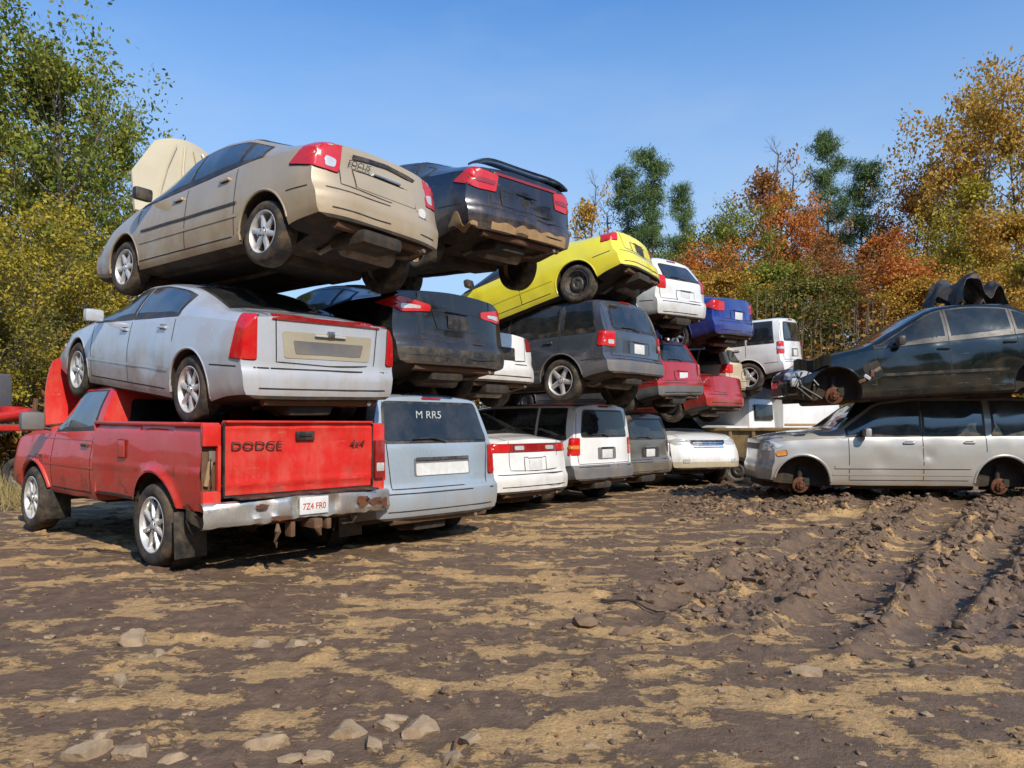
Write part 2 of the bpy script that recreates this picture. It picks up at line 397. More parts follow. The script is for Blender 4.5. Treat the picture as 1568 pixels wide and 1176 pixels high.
def empty(name,loc,head,pitch=0,roll=0,scale=1):
    e=bpy.data.objects.new(name,None); link(e); e.empty_display_size=.3
    ang=math.atan2(head[1],head[0]) if hasattr(head,'__len__') else R(head)
    e.matrix_world=Matrix.Translation(loc)@Matrix.Rotation(ang,4,'Z')@Matrix.Rotation(R(-pitch),4,'Y')@Matrix.Rotation(R(roll),4,'X')@Matrix.Scale(scale,4)
    return e
def text(s,size,parent,loc,mat,cols,name='lettering',shear=0,sx=1,ext=.002):
    cu=bpy.data.curves.new(name,'FONT'); cu.body=s; cu.size=size; cu.extrude=ext; cu.shear=shear; cu.align_x='CENTER'; cu.align_y='CENTER'
    cu.materials.append(mat); o=link(bpy.data.objects.new(name,cu),parent)
    X,Y=Vector(cols[0]).normalized(),Vector(cols[1]); Z=X.cross(Y).normalized(); Y=Z.cross(X)
    m=Matrix((X,Y,Z)).transposed().to_4x4(); o.matrix_local=Matrix.Translation(loc)@m@Matrix.Diagonal((sx,1,1,1)); return o
def text_on(B,s,size,parent,y,z,mat,name,shear=0,sx=1,off=.016,dy=.15):
    h0,_=B.hit(*B.fr_back(y,z)); h1,_=B.hit(*B.fr_back(y-dy,z)); hm,_=B.hit(*B.fr_back(y+dy,z)); h2,_=B.hit(*B.fr_back(y,z+.05))
    X=(h1-hm); Y=(h2-h0); n=X.cross(Y).normalized()
    return text(s,size,parent,h0+n*off,mat,(X,Y),name,shear,sx)
BACK=((0,-1,0),(0,0,1))
def wheels(e,B,style,skip=(),drop=0):
    names={(0,1):'wheel_rear_left',(0,-1):'wheel_rear_right',(1,1):'wheel_front_left',(1,-1):'wheel_front_right'}
    for i,ax in enumerate(B.axles):
        for sg in (1,-1):
            k=B.r/.319; y=sg*(B.W/2-.125)
            if (i,sg) in skip:
                a=Acc(); a.lathe([(.125,-.03),(.125,0),(.115,.004),(.068,.006),(.064,.04),(.036,.045),(.03,.06),(0,.06)],M['rotor'],28)
                for q in range(5):
                    th=2*math.pi*q/5; a.lathe([(.007,.04),(.007,.075),(0,.075)],M['rust'],6,c=(.05*math.cos(th),0,.05*math.sin(th)))
                a.box((-.09,-.01,.05),(.09,.07,.12),M['dark'],.015); a.tube([(0,-.08,0),(-.02,-.12,.3)],.04,M['dark'],8); a.tube([(0,-.05,-.03),(.1,-.4,-.06)],.03,M['dark'],8)
                o=a.obj('brake_rotor',e)
                o.location=(ax,y-sg*.02,B.r-.05)
                if sg<0: o.rotation_euler=(0,0,math.pi)
                continue
            o=link(bpy.data.objects.new(names[(i,sg)],WH[style[i] if isinstance(style,(list,tuple)) else style]),e)
            o.location=(ax,y,B.r-drop); o.rotation_euler=(R(2*sg if sg>0 else -2),random.uniform(0,6),0 if sg>0 else math.pi)
            o.rotation_mode='ZYX'
            o.scale=(k,k*1.0,k)
def underbody(e,B):
    a=Acc(); r=B.r; w=B.W/2; zb=B.bot(B.ro)
    a.tube([(0,-w+.2,r),(0,0,r-.02),(0,w-.2,r)],[.05,.04,.05],M['rust'],10)
    a.tube([(B.wb,-w+.2,r),(B.wb,w-.2,r)],.035,M['rust'],10)
    for sg in (1,-1):
        a.tube([(0,sg*(w-.35),r+.02),(.55,sg*(w-.42),zb+.02)],.032,M['rust'],8)
        a.tube([(0.02,sg*(w-.33),r),(0.05,sg*(w-.36),r+.35)],.05,M['dark'],10)
        a.tube([(B.wb,sg*(w-.3),r-.06),(B.wb-.3,sg*(w-.55),zb)],.035,M['rust'],8)
    a.tube([(-.45,-.38,zb+.05),(-.46,-.34,zb+.03),(-.46,.22,zb+.03),(-.45,.26,zb+.05)],[.06,.105,.105,.06],M['muffler'],16)
    a.tube([(-.45,.28,zb+.06),(-.2,.3,zb-.02),(.1,.28,zb+.12),(.5,.1,zb-.02),(1.2,.05,zb-.03),(B.wb-.3,.05,zb-.03)],.028,M['muffler'],8)
    a.tube([(-.46,-.3,zb+.04),(-.6,-.5,zb+.05),(-B.ro+.06,-.52,zb+.10)],.026,M['muffler'],8)
    a.box((.42,-.1,zb-.01),(.5,.95,.16),M['dark'],.05)
    a.box((-.62,.1,zb+.04),(.5,.5,.14),M['dark'],.06)
    a.box((B.wb,0,zb+.0),(.5,1.0,.16),M['rust'],.05)
    a.box((B.wb+.35,0,zb+.02),(.35,.9,.1),M['dark'],.03)
    for sg in (1,-1): a.box((1.35,sg*(w-.28),zb-.012),(1.7,.07,.06),M['dark'],.015)
    a.tube([(-B.ro+.12,-w+.28,zb+.12),(-B.ro+.12,w-.28,zb+.12)],.05,M['rust'],8)
    a.obj('underbody',e)
def car(name,B,loc,head,pitch=0,roll=0,pm=None,style='a6',clad=0,cladm=None,lights=(),skip=(),seed=1,crush=0,plate=None,drop=0,scale=1,
        gl='glass',bumpz=.61,recess=None,recm=None,extra=None,bw=None,dent=.009,lip=.013,lidw=.56,hz=None):
    e=empty(name,loc,head,pitch,roll,scale)
    body=B.build(pm,clad,cladm,dent,seed,crush); body.parent=e
    W=Acc(); T=Acc(); Lg=Acc()
    zl=lambda s:B.belt(s)+.03; zh=lambda s:max(B.belt(s)+.045,B.top(s)-.115)
    for i,(a,b) in enumerate(B.glass):
        a0,b0=a-.036,b+.036
        B.grid(W,B.fr_side,lambda u,v:(a0+(b0-a0)*u,(zl(a0+(b0-a0)*u)-.022)*(1-v)+v*(zh(a0+(b0-a0)*u)+.02)),18,4,M['plastic'],.004,.003)
        B.grid(W,B.fr_side,lambda u,v:(a+(b-a)*u,zl(a+(b-a)*u)*(1-v)+v*zh(a+(b-a)*u)),16,4,M[gl],.008,.003)
    a,b=B.ws
    B.grid(W,B.fr_top,lambda u,v:(a+(b-a)*u,(2*v-1)*(B.wr(a+(b-a)*u)*B.W/2-.05)),10,14,M['glass'],.006,.004,False)
    if B.kind=='sedan':
        a2,b2=B.bl
        for (o,g,mm) in ((.004,.0,'plastic'),(.008,.03,'glass')):
            B.grid(W,B.fr_top,lambda u,v:(a2+g+(b2-a2-2*g)*u,(2*v-1)*(B.wr(a2+(b2-a2)*u)*B.W/2-.06-g)),14,14,M[mm],o,.003,False)
    else:
        hw,z0,z1=bw or B.bw
        tp=.09
        B.poly(W,B.fr_back,[(-hw,z0),(hw,z0),(hw-tp,z1),(-hw+tp,z1)],M['plastic'],.004,.003,False,.07)
        B.poly(W,B.fr_back,[(-hw+.03,z0+.03),(hw-.03,z0+.03),(hw-tp-.03,z1-.03),(-hw+tp+.03,z1-.03)],M['glass'],.009,.003,False,.06)
        T.tube([B.hit(*B.fr_back(-.05,z0+.02))[0]+Vector((-.03,0,0)),B.hit(*B.fr_back(.15,z0+.06))[0]+Vector((-.03,0,0)),B.hit(*B.fr_back(.42,z0+.05))[0]+Vector((-.025,0,0))],.009,M['plastic'],6)
        B.poly(Lg,B.fr_back,[(-.14,B.H-.085),(.14,B.H-.085),(.14,B.H-.06),(-.14,B.H-.06)],M['redd'],.012,.004,False,.01)
    for sx in B.doors:
        zz=max(B.bot(sx)+.12, B.r*2+B.ag+.06 if min(abs(sx-B.ro-ax) for ax in B.axles)<B.r+.06 else 0)
        B.seam(T,B.fr_side,[(sx,B.belt(sx)+.03),(sx,zz)],.011)
    B.seam(T,B.fr_side,[(B.ro+B.r+.16,B.bot(1.5)+.11),(B.doors[-1],B.bot(2)+.11)],.012)
    B.seam(T,B.fr_side,[(B.ro+B.r+.07,.5),(B.ro+B.wb-B.r-.08,.5)],.03,pm,.006)
    for hx in B.hnd:
        h,n=B.hit(*B.fr_side(hx,B.belt(hx)-.09))
        for sg in (1,-1): T.box((h.x,sg*(h.y+.012),h.z),(.17,.03,.03),pm,.01); T.box((h.x,sg*(h.y+.001),h.z),(.12,.01,.05),M['seam'],.003)
    ms=B.mir; h,n=B.hit(*B.fr_side(ms,B.belt(ms)-.02))
    for sg in (1,-1): T.box((h.x,sg*(h.y+.11),h.z+.10),(.10,.2,.14),M['plastic'] if seed%2 else pm,.04)
    if B.kind=='sedan':
        B.seam(T,B.fr_back,[(lidw,B.deck-.06),(lidw-.02,bumpz+.06),(0,bumpz+.04)],.011)
        B.seam(T,B.fr_top,[(.14,lidw+.03),(B.bl[0]-.02,lidw+.02)],.011)
    else:
        B.seam(T,B.fr_back,[(.70,B.H-.12),(.76,B.deck),(.72,bumpz+.05),(0,bumpz+.05)],.011)
    B.seam(T,B.fr_back,[(B.W/2-.16,bumpz),(0,bumpz)],.014); B.seam(T,B.fr_side,[(.12,bumpz),(B.ro-B.r-.07,bumpz-.01)],.012)
    B.seam(T,B.fr_back,[(B.W/2-.2,.43),(0,.43)],.014)
    B.seam(T,B.fr_top,[(B.ws[1]+.12,.0),(B.ws[1]+.1,.6),(B.ws[1]+.3,.68),(B.L-.35,.62)])
    if recess:
        B.poly(T,B.fr_back,recess,recm or M['plastic'],.005,.004,False,.03)
        if recm==pm: B.seam(T,B.fr_back,[(p[0],p[1]) for p in recess if p[0]>0]+[(0,recess[2][1])],.010,M['seam'],.008)
        cz=(min(p[1] for p in recess)+max(p[1] for p in recess))/2
        h,n=B.hit(*B.fr_back(0,cz-.01)); q=.30
        if plate!='none': T.box(h+Vector((-.012,0,0)),(.008,q,.15),M['plate'] if plate else M['plastic'],.002)
        h,n=B.hit(*B.fr_back(0,cz+.1)); T.box(h+Vector((-.012,0,0)),(.03,.34,.02),M['chrome'] if seed%3==0 else pm,.006)
    for L_ in lights:
        fr={'c':B.fr_cor,'b':B.fr_back,'s':B.fr_side,'f':B.fr_front,'fc':B.fr_fcor}[L_[0]]
        mir=L_[4] if len(L_)>4 else True; off=L_[3] if len(L_)>3 else .012
        B.poly(Lg,fr,[(p[0]*1.045,p[1]+(.006 if p[1]>sum(q[1] for q in L_[1])/len(L_[1]) else -.006)) for p in L_[1]],M['seam'],off-.007,.004,mir,.025)
        B.poly(Lg,fr,L_[1],M[L_[2]] if isinstance(L_[2],str) else L_[2],off,.006,mir,.025)
    for ax in B.axles:
        pts=[];Ra=B.r+B.ag
        for k in range(-2,23):
            th=math.pi*k/20; x=ax+Ra*math.cos(th); z=B.r+.01+Ra*math.sin(th)
            if z<B.bot(x+B.ro)+.05: continue
            h,_,_,_=B.bvh.ray_cast(Vector((x,4,z)),Vector((0,-1,0)),8)
            if h: pts.append(h-Vector((0,.006,0)))
        if len(pts)>3:
            lm=pm if clad<4 else (cladm or M['plastic'])
            T.tube(pts,lip,lm,6); T.tube([Vector((p.x,-p.y,p.z)) for p in pts],lip,lm,6)
    hz=hz or B.belt(B.L-.2)-.02
    B.poly(Lg,B.fr_fcor,[(-.22,hz-.02),(-.05,hz-.10),(.22,hz-.10),(.24,hz+.0),(-.05,hz+.04)],M['clear'],.01,.005,True,.02)
    B.poly(T,B.fr_front,[(-.42,hz-.09),(.42,hz-.09),(.45,hz+.01),(-.45,hz+.01)],M['plastic'],.006,.004,False,.02)
    B.poly(T,B.fr_front,[(-.5,.30),(.5,.30),(.45,.42),(-.45,.42)],M['plastic'],.006,.004,False,.02)
    if extra: extra(e,B,W,T,Lg)
    W.obj('windows',e); T.obj('trim',e); Lg.obj('lamps',e)
    wheels(e,B,style,skip,drop); underbody(e,B)
    return e,B
# ================================================================ VEHICLES
H1=(-.75,.66)
P={}
P['silver']=paint('silver_blue_paint',(0.50,0.53,0.58),.15,.25,dirt=.75)
P['gold']=paint('gold_beige_paint',(0.47,0.375,0.245),.2,.27,dirt=.9)
P['navy']=paint('navy_paint',(0.006,0.008,0.022),.2,.14,.7,dirt=.45)
P['black']=paint('black_paint',(0.008,0.009,0.011),.2,.12,.7,dirt=.3)
P['van']=paint('pale_blue_paint',(0.34,0.41,0.47),.2,.25,dirt=.75)
P['white']=paint('white_paint',(0.78,0.77,0.75),0,.28,dirt=.65)
P['yellow']=paint('yellow_paint',(0.90,0.78,0.04),0,.28,dirt=.25)
P['grey']=paint('grey_paint',(0.07,0.082,0.105),.35,.2,.7,dirt=.5)
P['red']=paint('red_paint',(0.50,0.014,0.012),0,.3,dirt=.6)
P['dred']=paint('dark_red_paint',(0.38,0.008,0.014),.05,.22,.6,dirt=.4)
P['blue']=paint('blue_paint',(0.010,0.035,0.24),.2,.2,.7,dirt=.3)
P['cream']=paint('cream_paint',(0.55,0.47,0.33),.1,.3,dirt=.8)
P['hood']=paint('bonnet_underside_paint',(0.50,0.43,0.29),.05,.4,.4,dirt=.5)
P['dgrey']=paint('dull_grey_paint',(0.13,0.12,0.10),.3,.35,dirt=.8)
P['green']=paint('dark_green_paint',(0.003,0.008,0.009),.1,.12,.6,dirt=.14)
P['silver2']=paint('silver_paint',(0.38,0.365,0.34),.2,.26,dirt=.85)

def ex_cad(e,B,W,T,Lg):
    B.poly(Lg,B.fr_back,[(-.60,B.deck-.075),(.60,B.deck-.075),(.56,B.deck-.035),(-.56,B.deck-.035)],M['redd'],.014,.01,False,.01)
    B.poly(T,B.fr_back,[(-.36,.75),(.36,.75),(.39,.87),(-.39,.87)],M['greyplastic'],.008,.004,False,.02)
    h,n=B.hit(*B.fr_back(0,.95)); T.box(h+Vector((-.02,0,0)),(.02,.08,.06),M['chrome'],.008)
B=sedan(L=4.83,W=1.80,wb=2.88,ro=1.0,r=.335,H=1.44,deck=1.12,glass=[(1.38,2.32),(2.42,3.38)],doors=[1.36,2.37,3.4],
    rear=[(.2,.08),(.33,.01),(.4,0),(.56,0),(.61,.025),(.65,.03),(1.12,.04)],cr=.13,wr=[(0,.86),(.55,.85),(1.2,.70),(2.5,.68),(3.1,.74),(3.6,.86),(4.83,.80)])
car('sedan_car',B,(-2.50,7.78,1.36),H1,6.5,-1,P['silver'],'a7',lights=[('c',[(-.17,.68),(.07,.68),(.06,1.07),(-.10,1.07)],'red',.014)],
    recess=[(-.47,.71),(.47,.71),(.50,.95),(-.50,.95)],recm=M['beige'],plate='none',seed=2,gl='glassb',extra=ex_cad,crush=.06,dent=.006)
def ex_gold(e,B,W,T,Lg):
    B.seam(T,B.fr_back,[(.40,B.deck-.13),(0,B.deck-.10)],.04,M['plastic'],.014)
    B.seam(T,B.fr_side,[(B.ro+B.r+.08,.62),(B.ro+B.wb-B.r-.12,.62)],.025,M['plastic'],.008)
    text_on(B,'FOCUS',.075,e,.34,.89,M['plastic'],'windscreen_marker_note',.2,1,.028,.10)
    h,n=B.hit(*B.fr_back(-.48,.66)); T.tube([h+Vector((-.002,0,0)),h+Vector((-.012,0,0))],.05,M['plate'],16)
    a=Acc(); hx=B.ws[1]+.12-B.ro
    wd=lambda u:1.42 if u<.5 else 1.42-.62*(u-.5)/.5
    hs=lambda u,v:(hx+.12+.50*u-.06*u*u+.05*(2*v-1)**2,(v-.5)*wd(u)-.12*u,.98+1.14*u-.09*u*(2*v-1)**2+.02*math.sin(3*v))
    a.sheet(hs,16,14,P['hood'],.035)
    for v in (.16,.38,.62,.84):
        a.tube([Vector(hs(u,v+(.5-v)*u*.5))-Vector((.025,0,0)) for u in (.05,.3,.6,.9)],.016,P['hood'],6)
    a.tube([Vector(hs(u,.07))-Vector((.02,0,0)) for u in (.02,.3,.6,.9)],.014,M['dark'],6)
    a.obj('raised_bonnet',e,50)
B=sedan(L=4.42,W=1.70,wb=2.61,ro=.84,r=.305,H=1.48,deck=1.09)
car('sedan_car',B,(-1.83,7.60,2.82),(-.80,.60),0,2,P['gold'],'a6',lights=[('c',[(-.30,.84),(-.05,.78),(.13,.76),(.15,1.05),(-.02,1.08),(-.16,1.0)],'red',.014),('c',[(.02,.80),(.10,.80),(.11,.88),(.02,.90)],'clear',.018)],
    recess=[(-.38,.68),(.38,.68),(.40,.84),(-.40,.84)],recm=P['gold'],plate='none',seed=3,gl='glassb',extra=ex_gold,drop=.02,dent=.007)
def ex_navy(e,B,W,T,Lg):
    a=Acc()
    a.sheet(lambda u,v:(-B.ro+.17-.05*abs(2*v-1)**2+.20*u,(v-.5)*1.46,B.deck+.085-.09*abs(2*v-1)**6+.01*math.sin(math.pi*u)),4,20,P['navy'],.03); a.obj('boot_spoiler',e)
    B.grid(T,B.fr_cor,lambda u,v:(-.28+.36*u,.34+.03*math.sin(u*9)+v*(.05+.17*max(0,math.sin(u*7-.5))*(1-u))),18,4,M['mudskin'],.007,.003,False)
    B.grid(T,B.fr_back,lambda u,v:(.55-1.25*u,.355+v*(.09+.06*noise.noise(Vector((u*9,1,1)))+.04*u)),34,3,M['mudskin'],.005,.002,False)
    B.poly(Lg,B.fr_back,[(-.5,B.deck-.12),(.5,B.deck-.12),(.5,B.deck-.09),(-.5,B.deck-.09)],M['redd'],.014,.01,False,.01)
B=sedan(L=4.75,W=1.80,wb=2.72,ro=1.03,r=.315,H=1.47,deck=1.12)
car('sedan_car',B,(-.52,9.85,3.34),(-.66,.75),5,1.5,P['navy'],'m5',lights=[('c',[(-.26,.88),(.05,.80),(.24,.80),(.25,1.0),(-.05,1.05)],'red',.014),('c',[(.02,.88),(.22,.87),(.23,.92),(.02,.94)],'redd',.02)],
    recess=[(-.38,.66),(.38,.66),(.42,.84),(-.42,.84)],recm=P['navy'],seed=5,extra=ex_navy,drop=.12)
B=sedan(L=4.65,W=1.80,wb=2.7,ro=.98,r=.32,H=1.50,deck=1.20)
car('sedan_car',B,(-1.29,9.22,1.66),(-.73,.68),-1,0,P['black'],'a5',lights=[('c',[(-.30,1.02),(.02,.90),(.30,.93),(.30,1.0),(.0,1.07)],'red',.014),('c',[(.0,.93),(.2,.95),(.2,.98),(.0,.99)],'clear',.018)],
    recess=[(-.30,.74),(.30,.74),(.36,.95),(-.36,.95)],recm=P['black'],seed=4,clad=4,crush=.04)
def ex_van(e,B,W,T,Lg):
    B.poly(T,B.fr_back,[(-.42,.80),(.42,.80),(.42,1.0),(-.42,1.0)],M['greyplastic'],.006,.004,False,.02)
    B.poly(T,B.fr_back,[(-.40,.805),(.40,.805),(.40,.94),(-.40,.94)],M['plate'],.012,.004,False,.02)
    B.seam(T,B.fr_back,[(.40,.99),(0,.99)],.035,M['chrome'],.02)
    text_on(B,'M RR5',.13,e,.12,1.47,M['chalk'],'windscreen_marker_note',.25,1.1)
B=suv(L=5.1,W=1.98,wb=3.03,ro=1.03,r=.34,H=1.74,bl=1.12,bz=.24,slope=.30,bw=(.80,1.16,1.63))
car('minivan_car',B,(-1.50,9.20,-.02),(-.74,.67),0,0,P['van'],'a5',lights=[('c',[(-.12,.78),(.06,.78),(.05,1.12),(-.09,1.12)],'red',.012)],seed=6,extra=ex_van,bumpz=.62)
B=sedan(L=5.0,W=1.86,wb=2.85,ro=1.12,r=.325,H=1.60,deck=1.16)
car('sedan_car',B,(-.43,12.1,0),(-.74,.67),0,0,P['white'],'a7',lights=[('c',[(-.22,.94),(.2,.94),(.2,1.06),(-.22,1.06)],'red',.012),('b',[(-.7,.94),(.7,.94),(.7,1.06),(-.7,1.06)],'redd',.010,False),('b',[(.25,.97),(.45,.97),(.45,1.03),(.25,1.03)],'clear',.016)],
    recess=[(-.25,.66),(.25,.66),(.25,.86),(-.25,.86)],recm=P['white'],plate=True,seed=7,crush=-.02)
B=sedan(L=4.4,W=1.74,wb=2.6,ro=.9,r=.31,H=1.45,deck=1.08)
car('sedan_car',B,(-.78,11.35,1.62),(-.75,.66),0,0,P['white'],'steel',lights=[('c',[(-.18,.85),(.12,.82),(.12,1.02),(-.1,1.02)],'redd',.012)],recess=[(-.3,.66),(.3,.66),(.3,.85),(-.3,.85)],seed=8)
B=suv(L=4.45,W=1.82,wb=2.62,ro=.93,r=.35,H=1.75,bl=1.10,slope=.16)
car('suv_car',B,(1.0,13.5,-.02),(-.73,.68),0,0,P['white'],'a5',clad=6,cladm=M['greyplastic'],lights=[('c',[(-.13,.86),(.07,.86),(.07,1.14),(-.1,1.14)],'red',.012),('c',[(-.12,.96),(.06,.96),(.06,1.02),(-.12,1.02)],'amber',.016)],
    recess=[(-.26,.78),(.26,.78),(.26,.98),(-.26,.98)],recm=M['greyplastic'],plate=True,seed=9,bumpz=.66)
def ex_gsuv(e,B,W,T,Lg):
    for sg in (1,-1):
        T.tube([(.0,sg*.62,B.H-.05),(.1,sg*.64,B.H+.04),(1.6,sg*.64,B.H+.05),(1.75,sg*.62,B.H-.03)],.018,M['plastic'],8)
B=suv(L=4.5,W=1.84,wb=2.62,ro=.96,r=.355,H=1.68,bl=1.06,slope=.34)
car('suv_car',B,(1.35,12.5,1.68),(-.76,.65),-1,0,P['grey'],'a5',clad=5,cladm=M['greyplastic'],lights=[('c',[(-.16,.86),(.12,.84),(.13,1.08),(-.12,1.08)],'red',.012),('c',[(.0,.88),(.1,.88),(.1,.95),(.0,.95)],'clear',.016)],
    recess=[(-.3,.76),(.3,.76),(.3,.95),(-.3,.95)],recm=P['grey'],plate=True,seed=10,extra=ex_gsuv,bumpz=.66,crush=.05)
B=sedan(L=4.3,W=1.72,wb=2.5,ro=.88,r=.31,H=1.32,deck=1.00,glass=[(1.45,2.1),(2.16,3.0)],doors=[1.9,3.05],hnd=[2.05])
car('coupe_car',B,(1.52,12.45,3.24),(-.84,.54),-14,2,P['yellow'],'steel',lights=[('c',[(-.2,.80),(.05,.78),(.08,.92),(-.15,.94)],'red',.012)],recess=[(-.3,.66),(.3,.66),(.3,.82),(-.3,.82)],recm=P['yellow'],seed=11,drop=.0)
B=suv(L=4.3,W=1.74,wb=2.6,ro=.85,r=.315,H=1.48,bl=1.0,bz=.26,slope=.5,bw=(.6,1.03,1.34),fr=1.3)
car('hatchback_car',B,(2.68,14.75,3.08),(-.70,.71),5,-2,P['white'],'m5',lights=[('c',[(-.28,1.0),(-.02,.86),(.12,.86),(.10,1.08),(-.1,1.12)],'red',.012)],recess=[(-.3,.66),(.3,.66),(.3,.84),(-.3,.84)],recm=P['white'],plate=True,seed=12,bumpz=.62)
B=suv(L=4.6,W=1.76,wb=2.6,ro=.95,r=.315,H=1.50,bl=.98,bz=.26,slope=.4,bw=(.62,1.02,1.38))
car('wagon_car',B,(2.72,15.3,1.55),(-.72,.69),0,-2,P['dred'],'steel',lights=[('c',[(-.2,.80),(.12,.78),(.12,.98),(-.15,1.0)],'red',.012)],recess=[(-.3,.66),(.3,.66),(.3,.84),(-.3,.84)],recm=P['dred'],plate=True,seed=13,clad=5,cladm=M['greyplastic'])
B=sedan(L=4.5,deck=1.05)
car('sedan_car',B,(4.15,17.4,1.40),(-.70,.71),0,0,P['dred'],'steel',lights=[('c',[(-.2,.80),(.12,.78),(.12,.98),(-.15,1.0)],'redd',.012)],seed=14)
B=suv(L=4.5,W=1.8,wb=2.6,ro=.9,r=.33,H=1.6,bl=1.0,bz=.28)
car('wagon_car',B,(2.15,15.5,0),(-.72,.69),0,0,P['dgrey'],'steel',lights=[('c',[(-.12,.8),(.07,.8),(.07,1.02),(-.1,1.02)],'redd',.012)],recess=[(-.3,.7),(.3,.7),(.3,.9),(-.3,.9)],seed=15,plate=True)
def ex_front(e,B,W,T,Lg):
    for k in range(4):
        z=.84+.045*k; B.seam(T,B.fr_front,[(.38,z),(0,z)],.018,M['chrome'],.016)
    B.poly(Lg,B.fr_front,[(.52,.52),(.66,.52),(.66,.6),(.52,.6)],M['clear'],.012,.005)
B=suv(L=4.9,W=1.86,wb=2.8,ro=1.1,r=.36,H=1.75,bl=1.12,belt=[(0,1.12),(3.6,1.08),(4.5,1.03),(4.9,.97)],top=[(0,1.7),(.15,1.74),(2.3,1.75),(2.9,1.70),(3.6,1.2),(4.4,1.14),(4.7,1.08),(4.9,1.02)])
hv=Vector((.36,-.93)); fc=Vector((4.25,16.0)); ax=fc-hv*(4.9-1.1)
car('suv_car',B,(ax.x,ax.y,.02),(hv.x,hv.y),0,0,P['white'],'a5',clad=4,cladm=P['cream'],seed=16,extra=ex_front,hz=.99)
B=sedan(L=4.6,deck=1.12,H=1.48)
car('sedan_car',B,(4.30,17.4,3.02),(-.70,.71),3,-2,P['blue'],'a6',lights=[('c',[(-.25,.90),(.0,.82),(.2,.82),(.2,1.0),(-.05,1.04)],'red',.012)],recess=[(-.3,.66),(.3,.66),(.3,.84),(-.3,.84)],recm=P['blue'],plate=True,seed=17,scale=1.06)
B=suv(L=4.4,W=1.76,wb=2.6,ro=.9,r=.33,H=1.5,bl=1.0,bz=.28,slope=.4)
car('hatchback_car',B,(5.15,18.9,1.78),(-.70,.71),0,0,P['cream'],'m5',lights=[('c',[(-.2,.8),(.1,.8),(.1,1.0),(-.15,1.0)],'red',.012)],seed=18,plate=True,recess=[(-.3,.66),(.3,.66),(.3,.84),(-.3,.84)],recm=P['cream'])
B=suv(L=4.45,W=1.82,wb=2.62,ro=.93,r=.35,H=1.75,bl=1.10,slope=.16)
car('suv_car',B,(6.25,18.8,2.20),(-.80,.60),-2,-4,P['white'],'a5',clad=6,cladm=P['white'],lights=[('c',[(-.13,.86),(.07,.86),(.07,1.14),(-.1,1.14)],'red',.012),('c',[(-.12,.96),(.06,.96),(.06,1.02),(-.12,1.02)],'clear',.016)],
    recess=[(-.26,.78),(.26,.78),(.26,.98),(-.26,.98)],recm=M['greyplastic'],plate=True,seed=19,bumpz=.66)
def ex_rsuv(e,B,W,T,Lg):
    B.seam(T,B.fr_side,[(B.ro+B.r+.12,.62),(B.ro+B.wb-B.r-.12,.62)],.05,P['silver2'],.010)
    B.seam(T,B.fr_side,[(B.ro+B.r+.12,.592),(B.ro+B.wb-B.r-.12,.592)],.008,M['seam'],.008)
    for sg in (1,-1):
        T.tube([(-.75,sg*.66,B.H-.06),(-.65,sg*.67,B.H+.035),(1.2,sg*.67,B.H+.035),(1.3,sg*.66,B.H-.04)],.018,M['plastic'],8)
B=suv(L=4.70,W=1.88,wb=3.02,ro=1.05,r=.37,H=1.76,bl=1.11,bz=.33,slope=.2,glass=[(.3,1.17),(1.34,2.2),(2.28,3.36)],doors=[1.3,2.24,3.36],hnd=[1.55,2.45],ws=(2.88,3.46),mir=3.12,
   top=[(0,1.70),(.15,1.74),(.9,1.76),(2.35,1.76),(2.9,1.70),(3.5,1.23),(4.2,1.16),(4.5,1.11),(4.70,1.05)],belt=[(0,1.11),(2.2,1.09),(3.4,1.08),(4.3,1.03),(4.70,.98)],wr=[(0,.80),(2.3,.79),(2.9,.82),(3.5,.84),(4.70,.80)],
   cf=.20,ff=.6,front=[(.3,.07),(.4,0),(.62,0),(.68,.03),(1.1,.07)],plan=[(0,.95),(.3,.985),(1,1),(3.8,1),(4.35,.985),(4.70,.96)])
all4=[(0,1),(0,-1),(1,1),(1,-1)]
car('suv_car',B,(7.72,12.56,.06),(-1,.10),0,0,P['silver2'],'a5',clad=4,cladm=P['silver2'],skip=all4,seed=20,gl='glassb',extra=ex_rsuv,bumpz=.66,dent=.010,lip=.022,hz=.97,
   lights=[('c',[(-.13,.86),(.07,.86),(.07,1.14),(-.1,1.14)],'red',.012),('fc',[(-.26,.80),(-.14,.78),(-.12,.85),(-.24,.88)],'amber',.016)])
def ex_green(e,B,W,T,Lg):
    B.seam(T,B.fr_side,[(B.ro+B.r+.1,.52),(B.ro+B.wb-B.r-.1,.52)],.04,M['plastic'],.009)
    for k in range(9):
        x=B.wb+random.uniform(.2,.6); y=random.uniform(.35,.85)
        T.tube([(x,y,.62),(x+random.uniform(-.15,.15),y+.05,.42),(x+random.uniform(-.2,.1),y+.02,.22)],.018,M['plastic'],6)
    T.box((B.wb+.54,.74,.48),(.12,.16,.13),M['clear'],.03)
    for q in range(4): T.box((B.wb-.56+.07*q,.90,.60-.05*q),(.10,.03,.05),M[('muffler','rust','clear','rust')[q]],.01,rot=Matrix.Rotation(.5+q,3,'Y'))
    B.poly(T,B.fr_side,[(B.ro+B.wb-.66,.50),(B.ro+B.wb-.42,.42),(B.ro+B.wb-.36,.66),(B.ro+B.wb-.58,.74)],M['seam'],.006,.003,False,.03)
    T.sheet(lambda u,v:(B.wb+.05+.5*u,.86+.05*math.sin(u*6)+.03*v-.12*u,.68+.16*v-.05*u+.03*math.sin(u*9)),8,4,P['green'],.012)
B=sedan(L=4.50,W=1.79,wb=2.72,ro=1.08,r=.31,H=1.54,deck=1.10,glass=[(1.08,1.36),(1.44,2.22),(2.30,3.22)],doors=[1.38,2.26,3.25])
